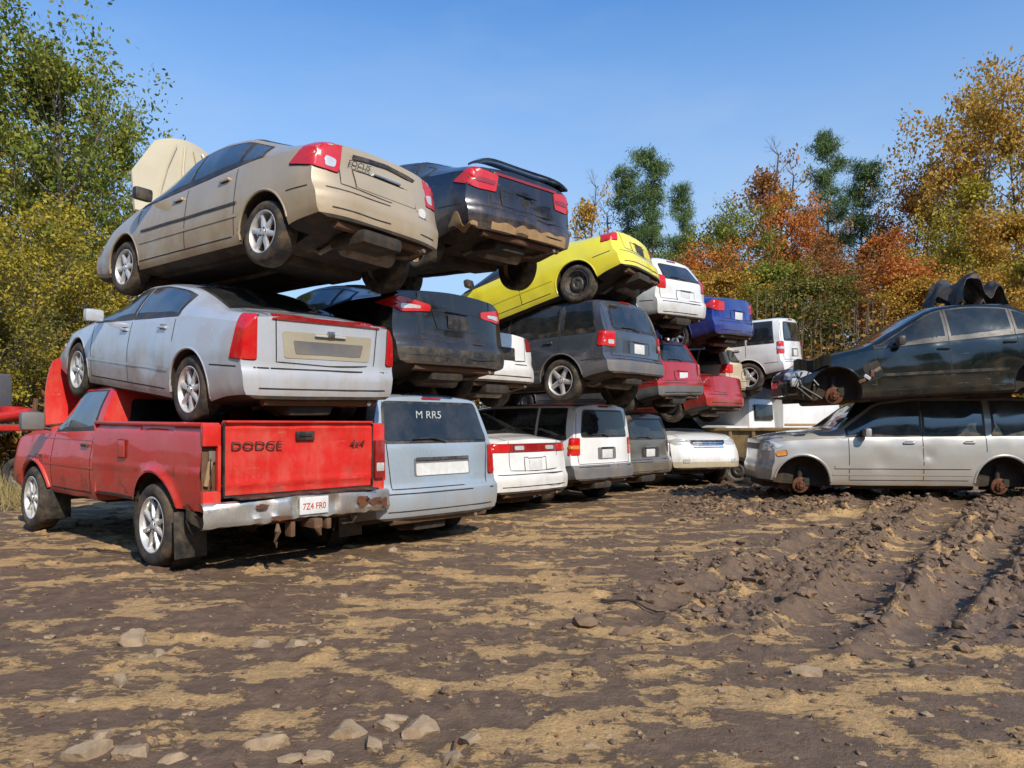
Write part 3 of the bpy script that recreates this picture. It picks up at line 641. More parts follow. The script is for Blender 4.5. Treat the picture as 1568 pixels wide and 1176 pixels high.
car('sedan_car',B,(7.90,11.82,1.66),(-1,.17),-2.5,-1,P['green'],'a5',skip=all4,seed=21,gl='glass',extra=ex_green,dent=.016,lights=[('c',[(-.2,.8),(.1,.8),(.1,1.0),(-.15,1.0)],'red',.012)],scale=1.05)
a=Acc()
def crm(u,v):
    x=(u-.5)*.95; y=(v-.5)*.9
    z=.62*math.exp(-((u-.25)/.26)**2)+.52*math.exp(-((u-.78)/.20)**2)+.20*noise.noise(Vector((u*3,v*3,2)))+.08*noise.noise(Vector((u*9,v*7,4)))
    return (x+.16*noise.noise(Vector((u*3,v*3,7))),y+.14*noise.noise(Vector((u*4,v*3,3))),z)
a.sheet(crm,24,18,M['plastic'],.02); a.sheet(lambda u,v:(u*.9-.45,v*.9-.45,.06+.25*math.sin(math.pi*u)*noise.noise(Vector((u*4,v*4,9)))+.12*u),10,10,M['plastic'],.05)
o=a.obj('crumpled_bonnet',None,24); o.location=(7.72,12.8,3.16); o.rotation_euler=(0,0,.25)

# ================================================================ RED PICKUP
def pickup():
    e=empty('pickup_truck',(-2.73,7.82,0),H1,.6,0)
    red=paint('sun_faded_red_paint',(0.62,0.014,0.010),0,.36,.45,.6,rust=.3,fade=.0,fadecol=(0.62,0.075,0.055))
    cab=Body(dict(L=3.12,W=1.98,ro=-1.53,r=.40,ag=.07,H=1.8,deck=1.28,bel0=1.28,axles=[3.45],wb=3.45,
      top=[(0,1.76),(.06,1.84),(.9,1.84),(1.50,1.36),(2.2,1.31),(2.85,1.26),(3.0,1.18),(3.12,1.1)],toprad=.12,
      belt=[(0,1.26),(1.5,1.22),(2.7,1.14),(3.12,.95)],bot=[(0,.48),(2.2,.48),(3.12,.5)],
      wr=[(0,.76),(.8,.75),(1.3,.8),(1.7,.78),(3.12,.74)],plan=[(0,.97),(1.4,.97),(1.9,1.0),(2.7,1.0),(3.12,.93)],
      rear=[(.4,0),(1.3,0),(1.8,.05)],front=[(.4,.05),(.6,0),(.8,.02),(1.2,.12)],fr=.3,cr=.02,cf=.25))
    b=cab.build(red,0,None,.008,31,.10); b.parent=e; b.name='cab'
    W=Acc();T=Acc();Lg=Acc()
    zl=lambda s:cab.belt(s)+.03; zh=lambda s:max(cab.belt(s)+.05,cab.top(s)-.14)
    cab.grid(W,cab.fr_side,lambda u,v:(.16+1.2*u,(zl(.16+1.2*u)-.02)*(1-v)+v*(zh(.16+1.2*u)+.02)),20,4,M['plastic'],.004,.003)
    cab.grid(W,cab.fr_side,lambda u,v:(.20+1.1*u,zl(.2+1.1*u)*(1-v)+v*zh(.2+1.1*u)),20,4,M['glassb'],.009,.003)
    cab.poly(W,cab.fr_back,[(-.6,1.32),(.6,1.32),(.56,1.62),(-.56,1.62)],M['glass'],.008,.004,False,.05)
    cab.grid(W,cab.fr_top,lambda u,v:(.95+.5*u,(2*v-1)*.66),8,10,M['glass'],.007,.004,False)
    for sx in (.14,1.36): cab.seam(T,cab.fr_side,[(sx,1.26),(sx,.58)],.014)
    cab.seam(T,cab.fr_side,[(.14,.58),(1.36,.58)],.014)
    for z,w in ((1.16,.012),(.86,.02)): cab.seam(T,cab.fr_side,[(.0,z),(1.8,z)],w,red,.007)
    h,n=cab.hit(*cab.fr_side(.32,1.10))
    for sg in (1,-1):
        T.box((h.x,sg*(h.y+.012),h.z),(.18,.03,.035),M['plastic'],.01)
        T.box((3.0,sg*1.13,1.36),(.12,.26,.22),M['greyplastic'] if sg>0 else M['plastic'],.05); T.tube([(2.98,sg*.93,1.26),(3.0,sg*1.1,1.30)],.02,M['plastic'],8)
    text('SLT 2500',.07,e,(3.20,1.0,.93),M['letter'],((-1,0,0),(0,0,1)),'badge')
    a=Acc(); a.sheet(lambda u,v:(3.50+.16*u-.1*u*u,(v-.5)*(1.66-.2*u**3),1.34+.92*u-.10*u*(2*v-1)**4+.03*math.cos(9*v)),14,18,red,.03); a.obj('raised_bonnet',e)
    bed=Acc()
    def by(x,z):
        y=.99-.035*((z-.98)/.38)**2-(.016 if z>1.30 else 0)+(.006 if .90<z<.955 else 0)
        d=math.hypot(x,z-.41)
        return y+.035*math.exp(-((d-.50)/.045)**2)+.010*noise.noise(Vector((x*2,z*2,3)))-.02*math.exp(-((x-1.0)**2+(z-.8)**2)/.05)
    zlo=lambda x: max(.60,.41+math.sqrt(max(0,.49**2-x*x))) if abs(x)<.49 else .60
    for sg in (1,-1):
        xs=sorted(set([-.93+2.43*i/70 for i in range(71)]+[-.4896+.9792*i/40 for i in range(41)]))
        vs=[];fs=[];nv=22
        for x in xs:
            for j in range(nv+1):
                z=zlo(x)+(1.355-zlo(x))*j/nv; vs.append((x,sg*by(x,z),z))
        for i in range(len(xs)-1):
            for j in range(nv): fs.append((i*(nv+1)+j,i*(nv+1)+j+1,(i+1)*(nv+1)+j+1,(i+1)*(nv+1)+j))
        bed.add(vs,fs,red)
        bed.box((.28,sg*.90,1.358),(2.44,.165,.035),red,.014)
        bed.box((.30,sg*.835,1.03),(2.38,.02,.64),red,.004)
        bed.box((.0,sg*.72,.80),(1.0,.25,.2),M['dark'],.05)
        bed.lathe([(.49,0),(.49,-.26)],M['dark'],40,c=(0,sg*.97 if sg>0 else -.71,.41))
        bed.box((.3,sg*.93,.62),(2.4,.06,.03),M['dark'],.008)
        bed.box((1.49,sg*.90,.98),(.03,.15,.74),red,.006)
    bed.box((.28,0,.72),(2.4,1.66,.04),M['dark'],.006); bed.box((1.485,0,1.02),(.03,1.66,.64),red,.006)
    bed.box((-.94,-.905,.985),(.05,.165,.75),red,.01)
    bed.box((-.945,.905,1.265),(.05,.165,.19),red,.012); bed.box((-.945,.905,.69),(.05,.165,.18),red,.012)
    bed.box((-.945,.838,.98),(.05,.03,.40),red,.005); bed.box((-.90,.90,.98),(.02,.14,.42),M['rust'],.004)
    bed.box((-.935,.925,.93),(.03,.04,.22),M['mudskin'],.01,rot=Matrix.Rotation(.2,3,'X')); bed.box((-.93,.89,1.08),(.03,.06,.10),M['muffler'],.01)
    bed.tube([(-.93,.90,1.1),(-.97,.92,.95),(-.95,.90,.80)],.007,M['seam'],5)
    bed.obj('bed',e,30)
    for x in (.72,): T.box((x,1.0,1.10),(.17,.01,.17),red,.02); T.box((x,.996,1.10),(.185,.01,.185),M['seam'],.02)
    pts=[]
    for k in range(0,21):
        th=math.pi*k/20; x=3.45+.48*math.cos(th); z=.41+.48*math.sin(th)
        if z<.55: continue
        h,n=cab.hit(Vector((x,4,z)),Vector((0,-1,0))); pts.append(h)
    T.tube(pts,.028,red,8); T.tube([Vector((p.x,-p.y,p.z)) for p in pts],.028,red,8)
    tg=Acc()
    def tgf(u,v):
        y=(.5-u)*1.60; z=.735+.645*v
        x=-.99+.016*noise.noise(Vector((y*2,z*3,4)))+.006*noise.noise(Vector((y*6,z*6,8)))
        if v>.93: x+=.02
        if .2<v<.9 and .04<u<.96: x+=.006
        if v<.1: x+=.012
        return (x,y,z)
    tg.sheet(tgf,48,24,red,.045)
    tg.box((-.975,0,1.386),(.075,1.60,.02),red,.008)
    tg.obj('tailgate',e,25)
    T.box((-1.002,0.0,1.255),(.02,.20,.085),M['plastic'],.01); T.box((-1.014,0,1.262),(.02,.13,.03),M['seam'],.008)
    for sg in (1,-1): T.box((-.985,sg*.808,1.05),(.03,.012,.64),M['seam'],0.001)
    T.box((-.985,0,.722),(.03,1.62,.014),M['seam'],.001)
    text('DODGE',.10,e,(-1.008,.50,1.17),M['letter'],BACK,'tailgate_lettering',0,1.45,.004)
    text('4x4',.085,e,(-1.008,-.60,1.17),M['letter'],BACK,'tailgate_lettering',.2,1.4,.004)
    Lg.box((-.985,-.90,1.0),(.05,.13,.40),M['redd'],.02); Lg.box((-1.0,-.90,.92),(.03,.10,.09),M['clear'],.01)
    bu=Acc()
    prof=[(.10,.70),(.02,.715),(-.015,.70),(-.03,.66),(-.02,.60),(-.035,.55),(-.01,.50),(.05,.485)]
    vs=[];fs=[]; ny=60
    for i in range(ny+1):
        y=(.5-i/ny)*2.02; t=abs(y)/1.01
        for (dx,z) in prof:
            d=.018*noise.noise(Vector((y*3,z*6,1)))+.01*noise.noise(Vector((y*9,z*9,1)))
            sag=-.02*(y>0)*max(0,y-.3)
            cut=.03 if (abs(y)<.24 and .54<z<.68) else 0
            vs.append((-1.16+dx+.16*t**3.5+d+cut,y,z-.02*t*t+sag+.014*noise.noise(Vector((y*2.5,0,3)))+(.02*noise.noise(Vector((y*11,0,5))) if z<.51 else 0)))
    k=len(prof)
    for i in range(ny):
        for j in range(k-1): fs.append((i*k+j,i*k+j+1,(i+1)*k+j+1,(i+1)*k+j))
    bu.add(vs,fs,M['bumperchrome'])
    bu.box((-1.1,0,.715),(.15,1.5,.018),M['plastic'],.005)
    bu.box((-1.185,.02,.61),(.012,.31,.16),M['plate'],.003)
    def hole(y0,z0,w,h,sd,m='rotor'):
        pts=[]
        for q in range(14):
            th=2*math.pi*q/14; rr=1+.6*noise.noise(Vector((math.cos(th)*1.8,math.sin(th)*1.8,sd)))
            pts.append((-1.205+.16*(abs(y0+w*math.cos(th))/1.01)**3.5,y0+w*rr*math.cos(th),z0+h*rr*math.sin(th)))
        bu.add(pts+[(sum(p[0] for p in pts)/14-.002,y0,z0)],[(q,(q+1)%14,14) for q in range(14)],M[m])
    hole(-.55,.60,.08,.055,1); hole(-.73,.585,.10,.04,2); hole(-.88,.56,.06,.05,5); hole(.55,.64,.06,.02,3); hole(.36,.52,.10,.02,7); hole(-.60,.61,.04,.025,9,'seam'); hole(-.80,.57,.05,.02,11,'seam')
    bu.obj('rear_bumper',e,40)
    text('7Z4 FR0',.085,e,(-1.193,.02,.60),M['plateink'],BACK,'plate_number',0,.85,.001)
    U=Acc()
    for sg in (1,-1):
        U.box((1.6,sg*.42,.52),(5.1,.08,.15),M['dark'],.01)
        U.tube([(-.65,sg*.55,.62),(-.3,sg*.55,.48),(0,sg*.55,.44),(.4,sg*.55,.48),(.75,sg*.55,.60)],.03,M['rust'],6)
        U.box((-.52,sg*.88,.36),(.012,.30,.42),M['plastic'],.004,rot=Matrix.Rotation(.06,3,'Y'))
        U.box((2.95,sg*.86,.36),(.012,.28,.36),M['plastic'],.004)
    U.tube([(0,-.8,.40),(0,0,.40),(0,.8,.40)],.06,M['rust'],10); U.tube([(0,-.16,.4),(0,0,.4),(0,.16,.4)],[.08,.17,.08],M['rust'],14)
    U.tube([(3.45,-.8,.40),(3.45,.8,.40)],.05,M['rust'],10)
    U.tube([(0,0,.42),(2.4,0,.5)],.04,M['rust'],8)
    U.box((-1.02,0,.50),(.14,.9,.08),M['rust'],.01); U.box((-1.12,0,.44),(.22,.09,.09),M['rust'],.01)
    U.box((-1.1,.22,.40),(.10,.05,.14),M['rust'],.01);U.box((-1.12,-.16,.42),(.10,.05,.1),M['rust'],.01)
    U.tube([(-1.15,.38,.47),(-1.19,.40,.40),(-1.17,.41,.31),(-1.18,.40,.26)],[.012,.03,.018,.01],M['rust'],8)
    U.tube([(-1.15,.02,.46),(-1.22,.0,.40),(-1.19,-.04,.33)],[.03,.035,.02],M['rust'],8)
    U.tube([(1.0,-.6,.45),(-.4,-.62,.46),(-.9,-.7,.45)],.035,M['rust'],8)
    U.box((1.0,0,.60),(3.0,1.3,.05),M['dark'],.01); U.box((3.4,0,.75),(1.6,1.2,.3),M['dark'],.05)
    U.sheet(lambda u,v:(-.60-.27*u,.95+.03*math.sin(u*5),.66-.10*v-.14*u),6,5,M['plastic'],.01)
    U.obj('chassis',e)
    W.obj('windows',e);T.obj('trim',e);Lg.obj('lamps',e)
    class Q: pass
    q=Q(); q.axles=[0,3.45]; q.r=.40; q.W=2.02
    wheels(e,q,'a8')
pickup()
# ================================================================ old truck, dump body, trailer
def old_truck():
    e=empty('white_box_truck',(6.7,20.4,0),(-.80,-.6)); a=Acc()
    a.box((-.9,0,1.62),(2.7,2.1,1.5),P['white'],.06); a.box((1.1,0,1.40),(1.25,1.9,1.25),P['white'],.14,taper=(.82,.9)); a.box((2.05,0,1.02),(1.0,1.75,.62),P['white'],.12)
    a.box((-.9,1.06,2.05),(1.3,.03,.34),M['greyplastic'],.01)
    for k in range(5): a.box((-.9,1.075,1.92+.06*k),(1.25,.02,.02),M['seam'],.003)
    a.box((-.9,1.06,1.15),(2.6,.02,.10),P['cream'],.01); a.box((-.9,1.06,1.35),(2.6,.02,.05),M['mudskin'],.01)
    a.box((1.1,.915,1.66),(.75,.05,.40),M['glass'],.03,rot=Matrix.Rotation(.07,3,'X')); a.box((1.1,.965,1.2),(.9,.012,.012),M['seam'],.002)
    a.box((2.56,0,1.0),(.03,1.2,.3),M['plastic'],.02)
    for k in range(4): a.box((2.585,0,.9+.07*k),(.02,1.15,.02),M['chrome'],.004)
    for sg in (1,-1): a.box((2.57,sg*.72,1.0),(.04,.2,.2),M['clear'],.03)
    a.box((2.62,0,.62),(.12,1.8,.16),M['bumperchrome'],.02)
    a.box((0,0,.65),(5,.9,.2),M['dark'],.02)
    a.obj('box_and_cab',e)
    for x in (-1.3,2.0):
        for sg in (1,-1):
            o=link(bpy.data.objects.new('wheel',WH['steel']),e); o.location=(x,sg*.88,.40); o.scale=(1.25,)*3; o.rotation_euler=(0,0,0 if sg>0 else math.pi)
old_truck()
def dump():
    e=empty('rusty_dump_trailer',(5.75,18.0,-.08),(-.86,.5)); a=Acc(); br=plain('faded_tan_steel',(0.27,0.18,0.08),.75,.1,.8,scale=3,dcol=(.09,.05,.028),bmp=.3)
    a.box((0,.95,1.0),(2.9,.06,.62),br,.012); a.box((0,-.95,1.0),(2.9,.06,.62),br,.012); a.box((1.45,0,1.05),(.06,1.9,.7),br,.012); a.box((-1.45,0,.98),(.06,1.9,.58),br,.012); a.box((0,0,.70),(2.9,1.9,.06),br,.01)
    for k in range(6): a.box((-1.3+.52*k,1.0,1.0),(.07,.06,.64),br,.01)
    a.box((0,1.0,1.32),(3.0,.09,.07),br,.015); a.box((0,-1.0,1.32),(3.0,.09,.07),br,.015)
    for sg in (1,-1): a.box((0,sg*.4,.58),(3.4,.1,.16),M['rust'],.01)
    a.tube([(-.6,-.85,.4),(-.6,.85,.4)],.05,M['rust'],8)
    a.obj('tub',e)
    for sg in (1,-1):
        for x in (-.95,.1):
            o=link(bpy.data.objects.new('wheel',WH['steel']),e); o.location=(x,sg*.85,.38); o.scale=(1.2,1.2,1.2); o.rotation_euler=(0,0,0 if sg>0 else math.pi)
dump()
def trailer():
    e=empty('equipment_trailer',(-11.0,15.6,0),(1,.1)); a=Acc()
    a.box((0,-.8,1.28),(3.2,.1,.10),P['red'],.015); a.box((0,.8,1.28),(3.2,.1,.10),P['red'],.015)
    for x in (-1.2,-.3,.6,1.5): a.box((x,0,1.25),(.08,1.6,.08),P['red'],.01)
    a.box((.0,0,1.34),(3.0,1.5,.04),M['rust'],.01)
    a.box((-.1,0,1.9),(.8,1.1,1.05),M['greyplastic'],.05)
    for k in range(5): a.box((-.1,-.56,1.6+.14*k),(.6,.02,.04),M['seam'],.005)
    a.tube([(.6,0,1.4),(.6,0,1.72)],.24,P['red'],14); a.tube([(.9,.2,1.4),(.95,.2,1.9)],.05,M['rust'],8); a.tube([(.5,-.3,1.5),(1.1,-.3,1.6)],.10,P['red'],12)
    for x in (-1.0,1.2):
        a.tube([(x,0,1.25),(x,0,.4)],.04,M['rust'],8); a.tube([(x,-.75,.4),(x,.75,.4)],.04,M['rust'],8)
    a.obj('deck',e)
    for x in (-1.0,1.2):
        for sg in (1,-1):
            o=link(bpy.data.objects.new('wheel',WH['steel']),e); o.location=(x,sg*.8,.36); o.scale=(1.12,)*3; o.rotation_euler=(0,0,0 if sg>0 else math.pi)
trailer()
# ================================================================ GROUND
def h2(ix,iy,s): 
    v=np.sin(ix*127.1+iy*311.7+s*74.7)*43758.5453; return v-np.floor(v)
def vn(x,y,s=0):
    xi=np.floor(x);yi=np.floor(y);fx=x-xi;fy=y-yi;fx=fx*fx*(3-2*fx);fy=fy*fy*(3-2*fy)
    return (h2(xi,yi,s)*(1-fx)+h2(xi+1,yi,s)*fx)*(1-fy)+(h2(xi,yi+1,s)*(1-fx)+h2(xi+1,yi+1,s)*fx)*fy
def fbm(x,y,s=0,o=4,g=.5):
    t=0;a=1;n=0
    for i in range(o):
        ca,sa=math.cos(i*.9),math.sin(i*.9)
        t=t+a*vn((x*ca-y*sa)*2**i+i*17.3,(x*sa+y*ca)*2**i-i*9.1,s+i);n+=a;a*=g
    return t/n
def sst(a,b,x):
    t=np.clip((x-a)/(b-a),0,1); return t*t*(3-2*t)
RUTS=((-1.42,.24),(-.62,.16),(.25,.22),(1.55,.24),(2.6,.2),(-2.35,.15),(4.0,.2))
def ruts(x,y):
    u=.6*x+.8*y; v=.8*x-.6*y; r=np.zeros_like(x); b=np.zeros_like(x); l=np.zeros_like(x)
    for v0,w in RUTS:
        vv=v-v0+.55*(vn(u*.22+v0*3,u*0+v0,41)-.5)+.035*(u-6)*np.sin(v0*2)
        p=np.exp(-(vv/w)**4); r=np.maximum(r,p); b+=np.exp(-((np.abs(vv)-w*1.45)/.08)**2)
        l+=p*np.tanh(3*np.sin(2*math.pi*(u+np.abs(vv)*.7)/.16+3*vn(x*1.2,y*1.2,43)))
    return r,b,l
def ground_h(x,y):
    u=.6*x+.8*y; v=.8*x-.6*y
    nz=fbm(x*.35,y*.35,3,3)
    h=.04*(nz-.5)+.03*(fbm(x*1.6,y*1.6,5,4)-.5)+.020*(fbm(x*9,y*9,8,4)-.5)
    churn=sst(-3.3,-1.9,v+1.4*(fbm(x*.6,y*.6,11,3)-.5))*sst(3.4,6.0,y+2.4*(nz-.5))*(1-sst(17,21,y))
    churn=np.maximum(churn,sst(10.2,11.8,y+.6*(nz-.5))*sst(.5,2.5,x-.2*y+1)*(1-sst(17,20,y)))
    wu=u+.12*fbm(x*5,y*5,21,2); wv=v+.10*fbm(x*5,y*5,22,2)
    c1=fbm(wu*6.5,wv*8,31,3,.6); c2=fbm(wu*16,wv*16,37,3,.6); c0=fbm(x*1.7,y*1.7,33,2)
    cl=np.clip(c1-.50,0,.22)*.34*(.5+c0)+np.clip(c2-.5,0,.3)*.12
    r,bm_,lug=ruts(x,y); far=1-.55*sst(9,14,y)
    h=h+churn*(cl*(1-.92*r)-.065*r*far+.04*bm_*far*(.5+c0)+.012*lug*sst(.35,.6,c0))
    h=h+(1-churn)*np.clip(fbm(x*4.5,y*4.5,51,3,.6)-.64,0,1)*.18
    # a faint pair of tyre tracks across the foreground
    for o in (0,1.55):
        q=y-(3.9+o)-.10*x-.25*np.sin(x*.5); p=np.exp(-(q/.13)**4)*(1-churn)
        h=h-p*.014+p*.007*np.tanh(3*np.sin(2*math.pi*x/.13))*sst(.4,.6,c0)
    h=h+.17*np.exp(-(((x-7.9)/4.2)**4+((y-12.5)/1.7)**4))
    h=h+sst(26,75,y)*(3.0+5.0*sst(-5,35,x))+sst(18,40,-x)*1.5
    return h,churn
def axis(a,b,st,lim):
    c=list(np.arange(a,b,st)); s=st;x=a;lo=[]
    while x>-lim: s=min(s*1.09,30); x-=s; lo.append(x)
    s=st;x=c[-1];hi=[]
    while x<lim: s=min(s*1.09,30); x+=s; hi.append(x)
    return np.array(lo[::-1]+c+hi)
gx=axis(-5.5,8.5,.024,700); gy=axis(2.4,11.5,.022,700)
XX,YY=np.meshgrid(gx,gy,indexing='ij'); ZZ,CH=ground_h(XX,YY)
def mesh_np(name,V,F,mats,mi=None,smooth=False):
    me=bpy.data.meshes.new(name); me.vertices.add(len(V)); me.vertices.foreach_set('co',V.astype(np.float32).ravel())
    me.loops.add(F.size); me.loops.foreach_set('vertex_index',F.astype(np.int32).ravel())
    k=F.shape[1]; me.polygons.add(len(F)); me.polygons.foreach_set('loop_start',np.arange(0,F.size,k,dtype=np.int32))
    me.polygons.foreach_set('loop_total',np.full(len(F),k,dtype=np.int32))
    for m in mats: me.materials.append(m)
    if mi is not None: me.polygons.foreach_set('material_index',mi.astype(np.int32))
    me.polygons.foreach_set('use_smooth',np.full(len(F),smooth)); me.update(calc_edges=True); return me
nx,ny=XX.shape; idx=np.arange(nx*ny).reshape(nx,ny)
F=np.stack([idx[:-1,:-1],idx[1:,:-1],idx[1:,1:],idx[:-1,1:]],-1).reshape(-1,4)
gm,nt,b=newmat('mud_ground')
n1=noisen(nt,1.9,11,.68,'Object',scl=(.70,1.25,1)); n2=noisen(nt,7,8,.74); n3=noisen(nt,45,4,.7); n4=noisen(nt,.28,3,.5)
at=N(nt,'ShaderNodeAttribute',attribute_name='churn')
mud=mixc(nt,ramp(nt,n2,[(.3,0),(.7,1)]),(0.098,0.060,0.036),(0.200,0.130,0.082))
tan=mixc(nt,ramp(nt,n3,[(.3,0),(.7,1)]),(0.33,0.195,0.080),(0.56,0.36,0.165))
tf=mathn(nt,'ADD',mathn(nt,'MULTIPLY',n1,.85),mathn(nt,'MULTIPLY',n2,.24))
tf=mathn(nt,'ADD',tf,mathn(nt,'MULTIPLY',mathn(nt,'SUBTRACT',n4,.5),.30))
tf=mathn(nt,'SUBTRACT',tf,mathn(nt,'MULTIPLY',at.outputs['Fac'],.055))
tm=ramp(nt,tf,[(.540,0),(.562,.75),(.62,1)])
c=mixc(nt,tm,mud,tan)
geo=N(nt,'ShaderNodeNewGeometry'); sp=N(nt,'ShaderNodeSeparateXYZ'); nt.links.new(geo.outputs['Position'],sp.inputs[0])
farm=ramp(nt,mathn(nt,'DIVIDE',sp.outputs['Y'],100.0),[(.21,0),(.28,1)])
c=mixc(nt,farm,c,mixc(nt,n2,(0.10,0.08,0.03),(0.16,0.09,0.03)))
nt.links.new(c,b.inputs['Base Color'])
b.inputs['Specular IOR Level'].default_value=.35
wet=ramp(nt,n4,[(.4,.52),(.6,.78)])
rr=N(nt,'ShaderNodeMix'); nt.links.new(tm,rr.inputs[0]); nt.links.new(wet,rr.inputs[2]); rr.inputs[3].default_value=.97
nt.links.new(rr.outputs[0],b.inputs['Roughness'])
hh=mathn(nt,'ADD',mathn(nt,'MULTIPLY',n3,.4),mathn(nt,'ADD',n2,mathn(nt,'MULTIPLY',tm,.3))); bump(nt,b,hh,.85,.04)
me=mesh_np('ground',np.stack([XX,YY,ZZ],-1).reshape(-1,3),F,[gm],None,True)
at=me.attributes.new('churn','FLOAT','POINT'); at.data.foreach_set('value',CH.astype(np.float32).ravel())
link(bpy.data.objects.new('ground',me))
def gh(x,y):
    a,_=ground_h(np.array([float(x)]),np.array([float(y)])); return float(a[0])
def ico(sub):
    bm=bmesh.new(); bmesh.ops.create_icosphere(bm,subdivisions=sub,radius=1); bm.verts.index_update()
    v=np.array([v.co[:] for v in bm.verts]); f=np.array([[a.index for a in q.verts] for q in bm.faces]); bm.free(); return v,f
IV,IF=ico(2)
def lumps(name,xs,ys,sz,mat,flat=.6,sink=.25):
    n=len(xs); zs,_=ground_h(np.array(xs),np.array(ys)); V=[];Fs=[]
    for i in range(n):
        d=1+.45*(rng.random(len(IV))-.5)
        off=rng.normal(0,1,3); d*=1+.35*np.sin(IV@off*2.0)
        sc=sz[i]*np.array([rng.uniform(.7,1.4),rng.uniform(.7,1.3),flat*rng.uniform(.6,1.2)])
        a=rng.uniform(0,6.28); ca,sa=math.cos(a),math.sin(a)
        v=IV*d[:,None]*sc; v=np.stack([v[:,0]*ca-v[:,1]*sa,v[:,0]*sa+v[:,1]*ca,v[:,2]],-1)
        V.append(v+np.array([xs[i],ys[i],zs[i]+sz[i]*flat*sink])); Fs.append(IF+i*len(IV))
    return link(bpy.data.objects.new(name,mesh_np(name,np.concatenate(V),np.concatenate(Fs),[mat],None,False)))
clodm=plain('clod_mud',(0.14,0.088,0.055),.72,0,.5,scale=7,dcol=(.28,.18,.095),bmp=.6)
stonem=plain('tan_stone',(0.33,0.235,0.145),.85,0,.8,scale=9,dcol=(.17,.11,.065),bmp=.7)
n=34000; ys=rng.uniform(3.6,16,n); xs=rng.uniform(-2,10,n); _,c=ground_h(xs,ys); r_,_,_=ruts(xs,ys); k=(rng.random(n)<c*(1-.95*r_)*(.35+.65*(vn(xs*1.5,ys*1.5,77)>.5)))&(xs<.8*ys+.8); xs=xs[k][:4600];ys=ys[k][:4600]
sz=rng.uniform(.012,.040,len(xs))*np.where(rng.random(len(xs))<.12,1.6,1)
lumps('mud_clods',xs,ys,sz,clodm,.75)
n=1500; ys=rng.uniform(2.6,11,n); xs=(rng.random(n)*1.5-.75)*ys; lumps('scattered_mud_crumbs',xs,ys,rng.uniform(.006,.020,n),clodm,.7)
n=900; ys=rng.uniform(2.6,12,n); xs=(rng.random(n)*1.5-.75)*ys; lumps('scattered_pebbles',xs,ys,rng.uniform(.004,.015,n)*(1+(rng.random(n)<.08)),stonem)
def rock(x,y,s,seed,flat=.40):
    bm=bmesh.new(); bmesh.ops.create_icosphere(bm,subdivisions=4,radius=1); rd=random.Random(seed)
    pl=[(Vector((rd.uniform(-1,1),rd.uniform(-1,1),rd.uniform(-.4,.8))).normalized(),rd.uniform(.38,.75)) for _ in range(12)]+[(Vector((rd.uniform(-.25,.25),rd.uniform(-.25,.25),1)).normalized(),.42)]
    for v in bm.verts:
        for nn,d in pl:
            k=v.co.dot(nn)-d
            if k>0: v.co-=nn*k
        v.co*=1+.10*noise.noise(v.co*3+Vector((seed,0,0)))+.05*noise.noise(v.co*8+Vector((seed,0,0)))
        v.co=Vector((v.co.x*s*1.35,v.co.y*s,v.co.z*s*flat*2.1))
    me=bpy.data.meshes.new('rock'); bm.to_mesh(me); bm.free(); me.materials.append(stonem)
    me.polygons.foreach_set('use_smooth',[True]*len(me.polygons)); me.set_sharp_from_angle(angle=R(14))
    o=link(bpy.data.objects.new('rock',me)); o.location=(x,y,gh(x,y)+s*flat*.25); o.rotation_euler=(rd.uniform(-.25,.25),rd.uniform(-.25,.25),rd.uniform(0,6))
def px(x,y):
    Y=1552.5/(y-650); return (x-784)/1150*Y,Y
for i,(qx,qy,s) in enumerate([(200,985,.125),(245,1000,.06),(455,990,.095),(400,988,.065),(485,985,.06),(645,1120,.10),(530,1125,.085),(405,1145,.09),(570,1140,.06),(495,1160,.07),(130,1160,.095),(210,1158,.085),(1228,1030,.08),(720,1140,.06),(600,845,.06),(525,912,.045),(185,1045,.07),(590,1115,.06),(690,1165,.06),(630,965,.04),(155,1135,.06),(610,1105,.05),(265,1165,.05),(445,1165,.05),(905,1140,.03),(1105,1060,.035),(770,1010,.03)]):
    x,y=px(qx,qy); rock(x,y,s,i+3)
def stick(p,q,r):
    a=Acc(); x0,y0=px(*p);x1,y1=px(*q); pts=[]
    for i in range(9):
        t=i/8;x=x0+(x1-x0)*t;y=y0+(y1-y0)*t+.03*math.sin(t*5); pts.append((x,y,gh(x,y)+r*1.3+.01))
    a.tube(pts,[r*(1-.6*i/8) for i in range(9)],M['rust'] if r<.01 else M['dark'],7); a.obj('fallen_stick')
stick((920,921),(1035,937),.011); stick((118,845),(215,850),.012); stick((700,1140),(690,1172),.009); stick((1310,905),(1370,925),.009)
# ================================================================ TREES
def leafmat(name,cols,tr=.35,mul=1.4):
    m,nt,b=newmat(name); g=N(nt,'ShaderNodeNewGeometry')
    n=noisen(nt,.55,3,.6); f=mathn(nt,'ADD',mathn(nt,'MULTIPLY',g.outputs['Random Per Island'],.55),mathn(nt,'MULTIPLY',mathn(nt,'SUBTRACT',n,.3),1.1),True)
    k=len(cols); c=ramp(nt,f,[(i/(k-1)*.8+.1,tuple(q*mul for q in cols[i])) for i in range(k)])
    nt.links.new(c,b.inputs['Base Color']); b.inputs['Roughness'].default_value=.55; b.inputs['Specular IOR Level'].default_value=.25
    t=N(nt,'ShaderNodeBsdfTranslucent'); nt.links.new(c,t.inputs['Color']); mx=N(nt,'ShaderNodeMixShader'); mx.inputs[0].default_value=tr
    nt.links.new(b.outputs[0],mx.inputs[1]); nt.links.new(t.outputs[0],mx.inputs[2]); nt.links.new(mx.outputs[0],nt.nodes['Material Output'].inputs[0]); return m
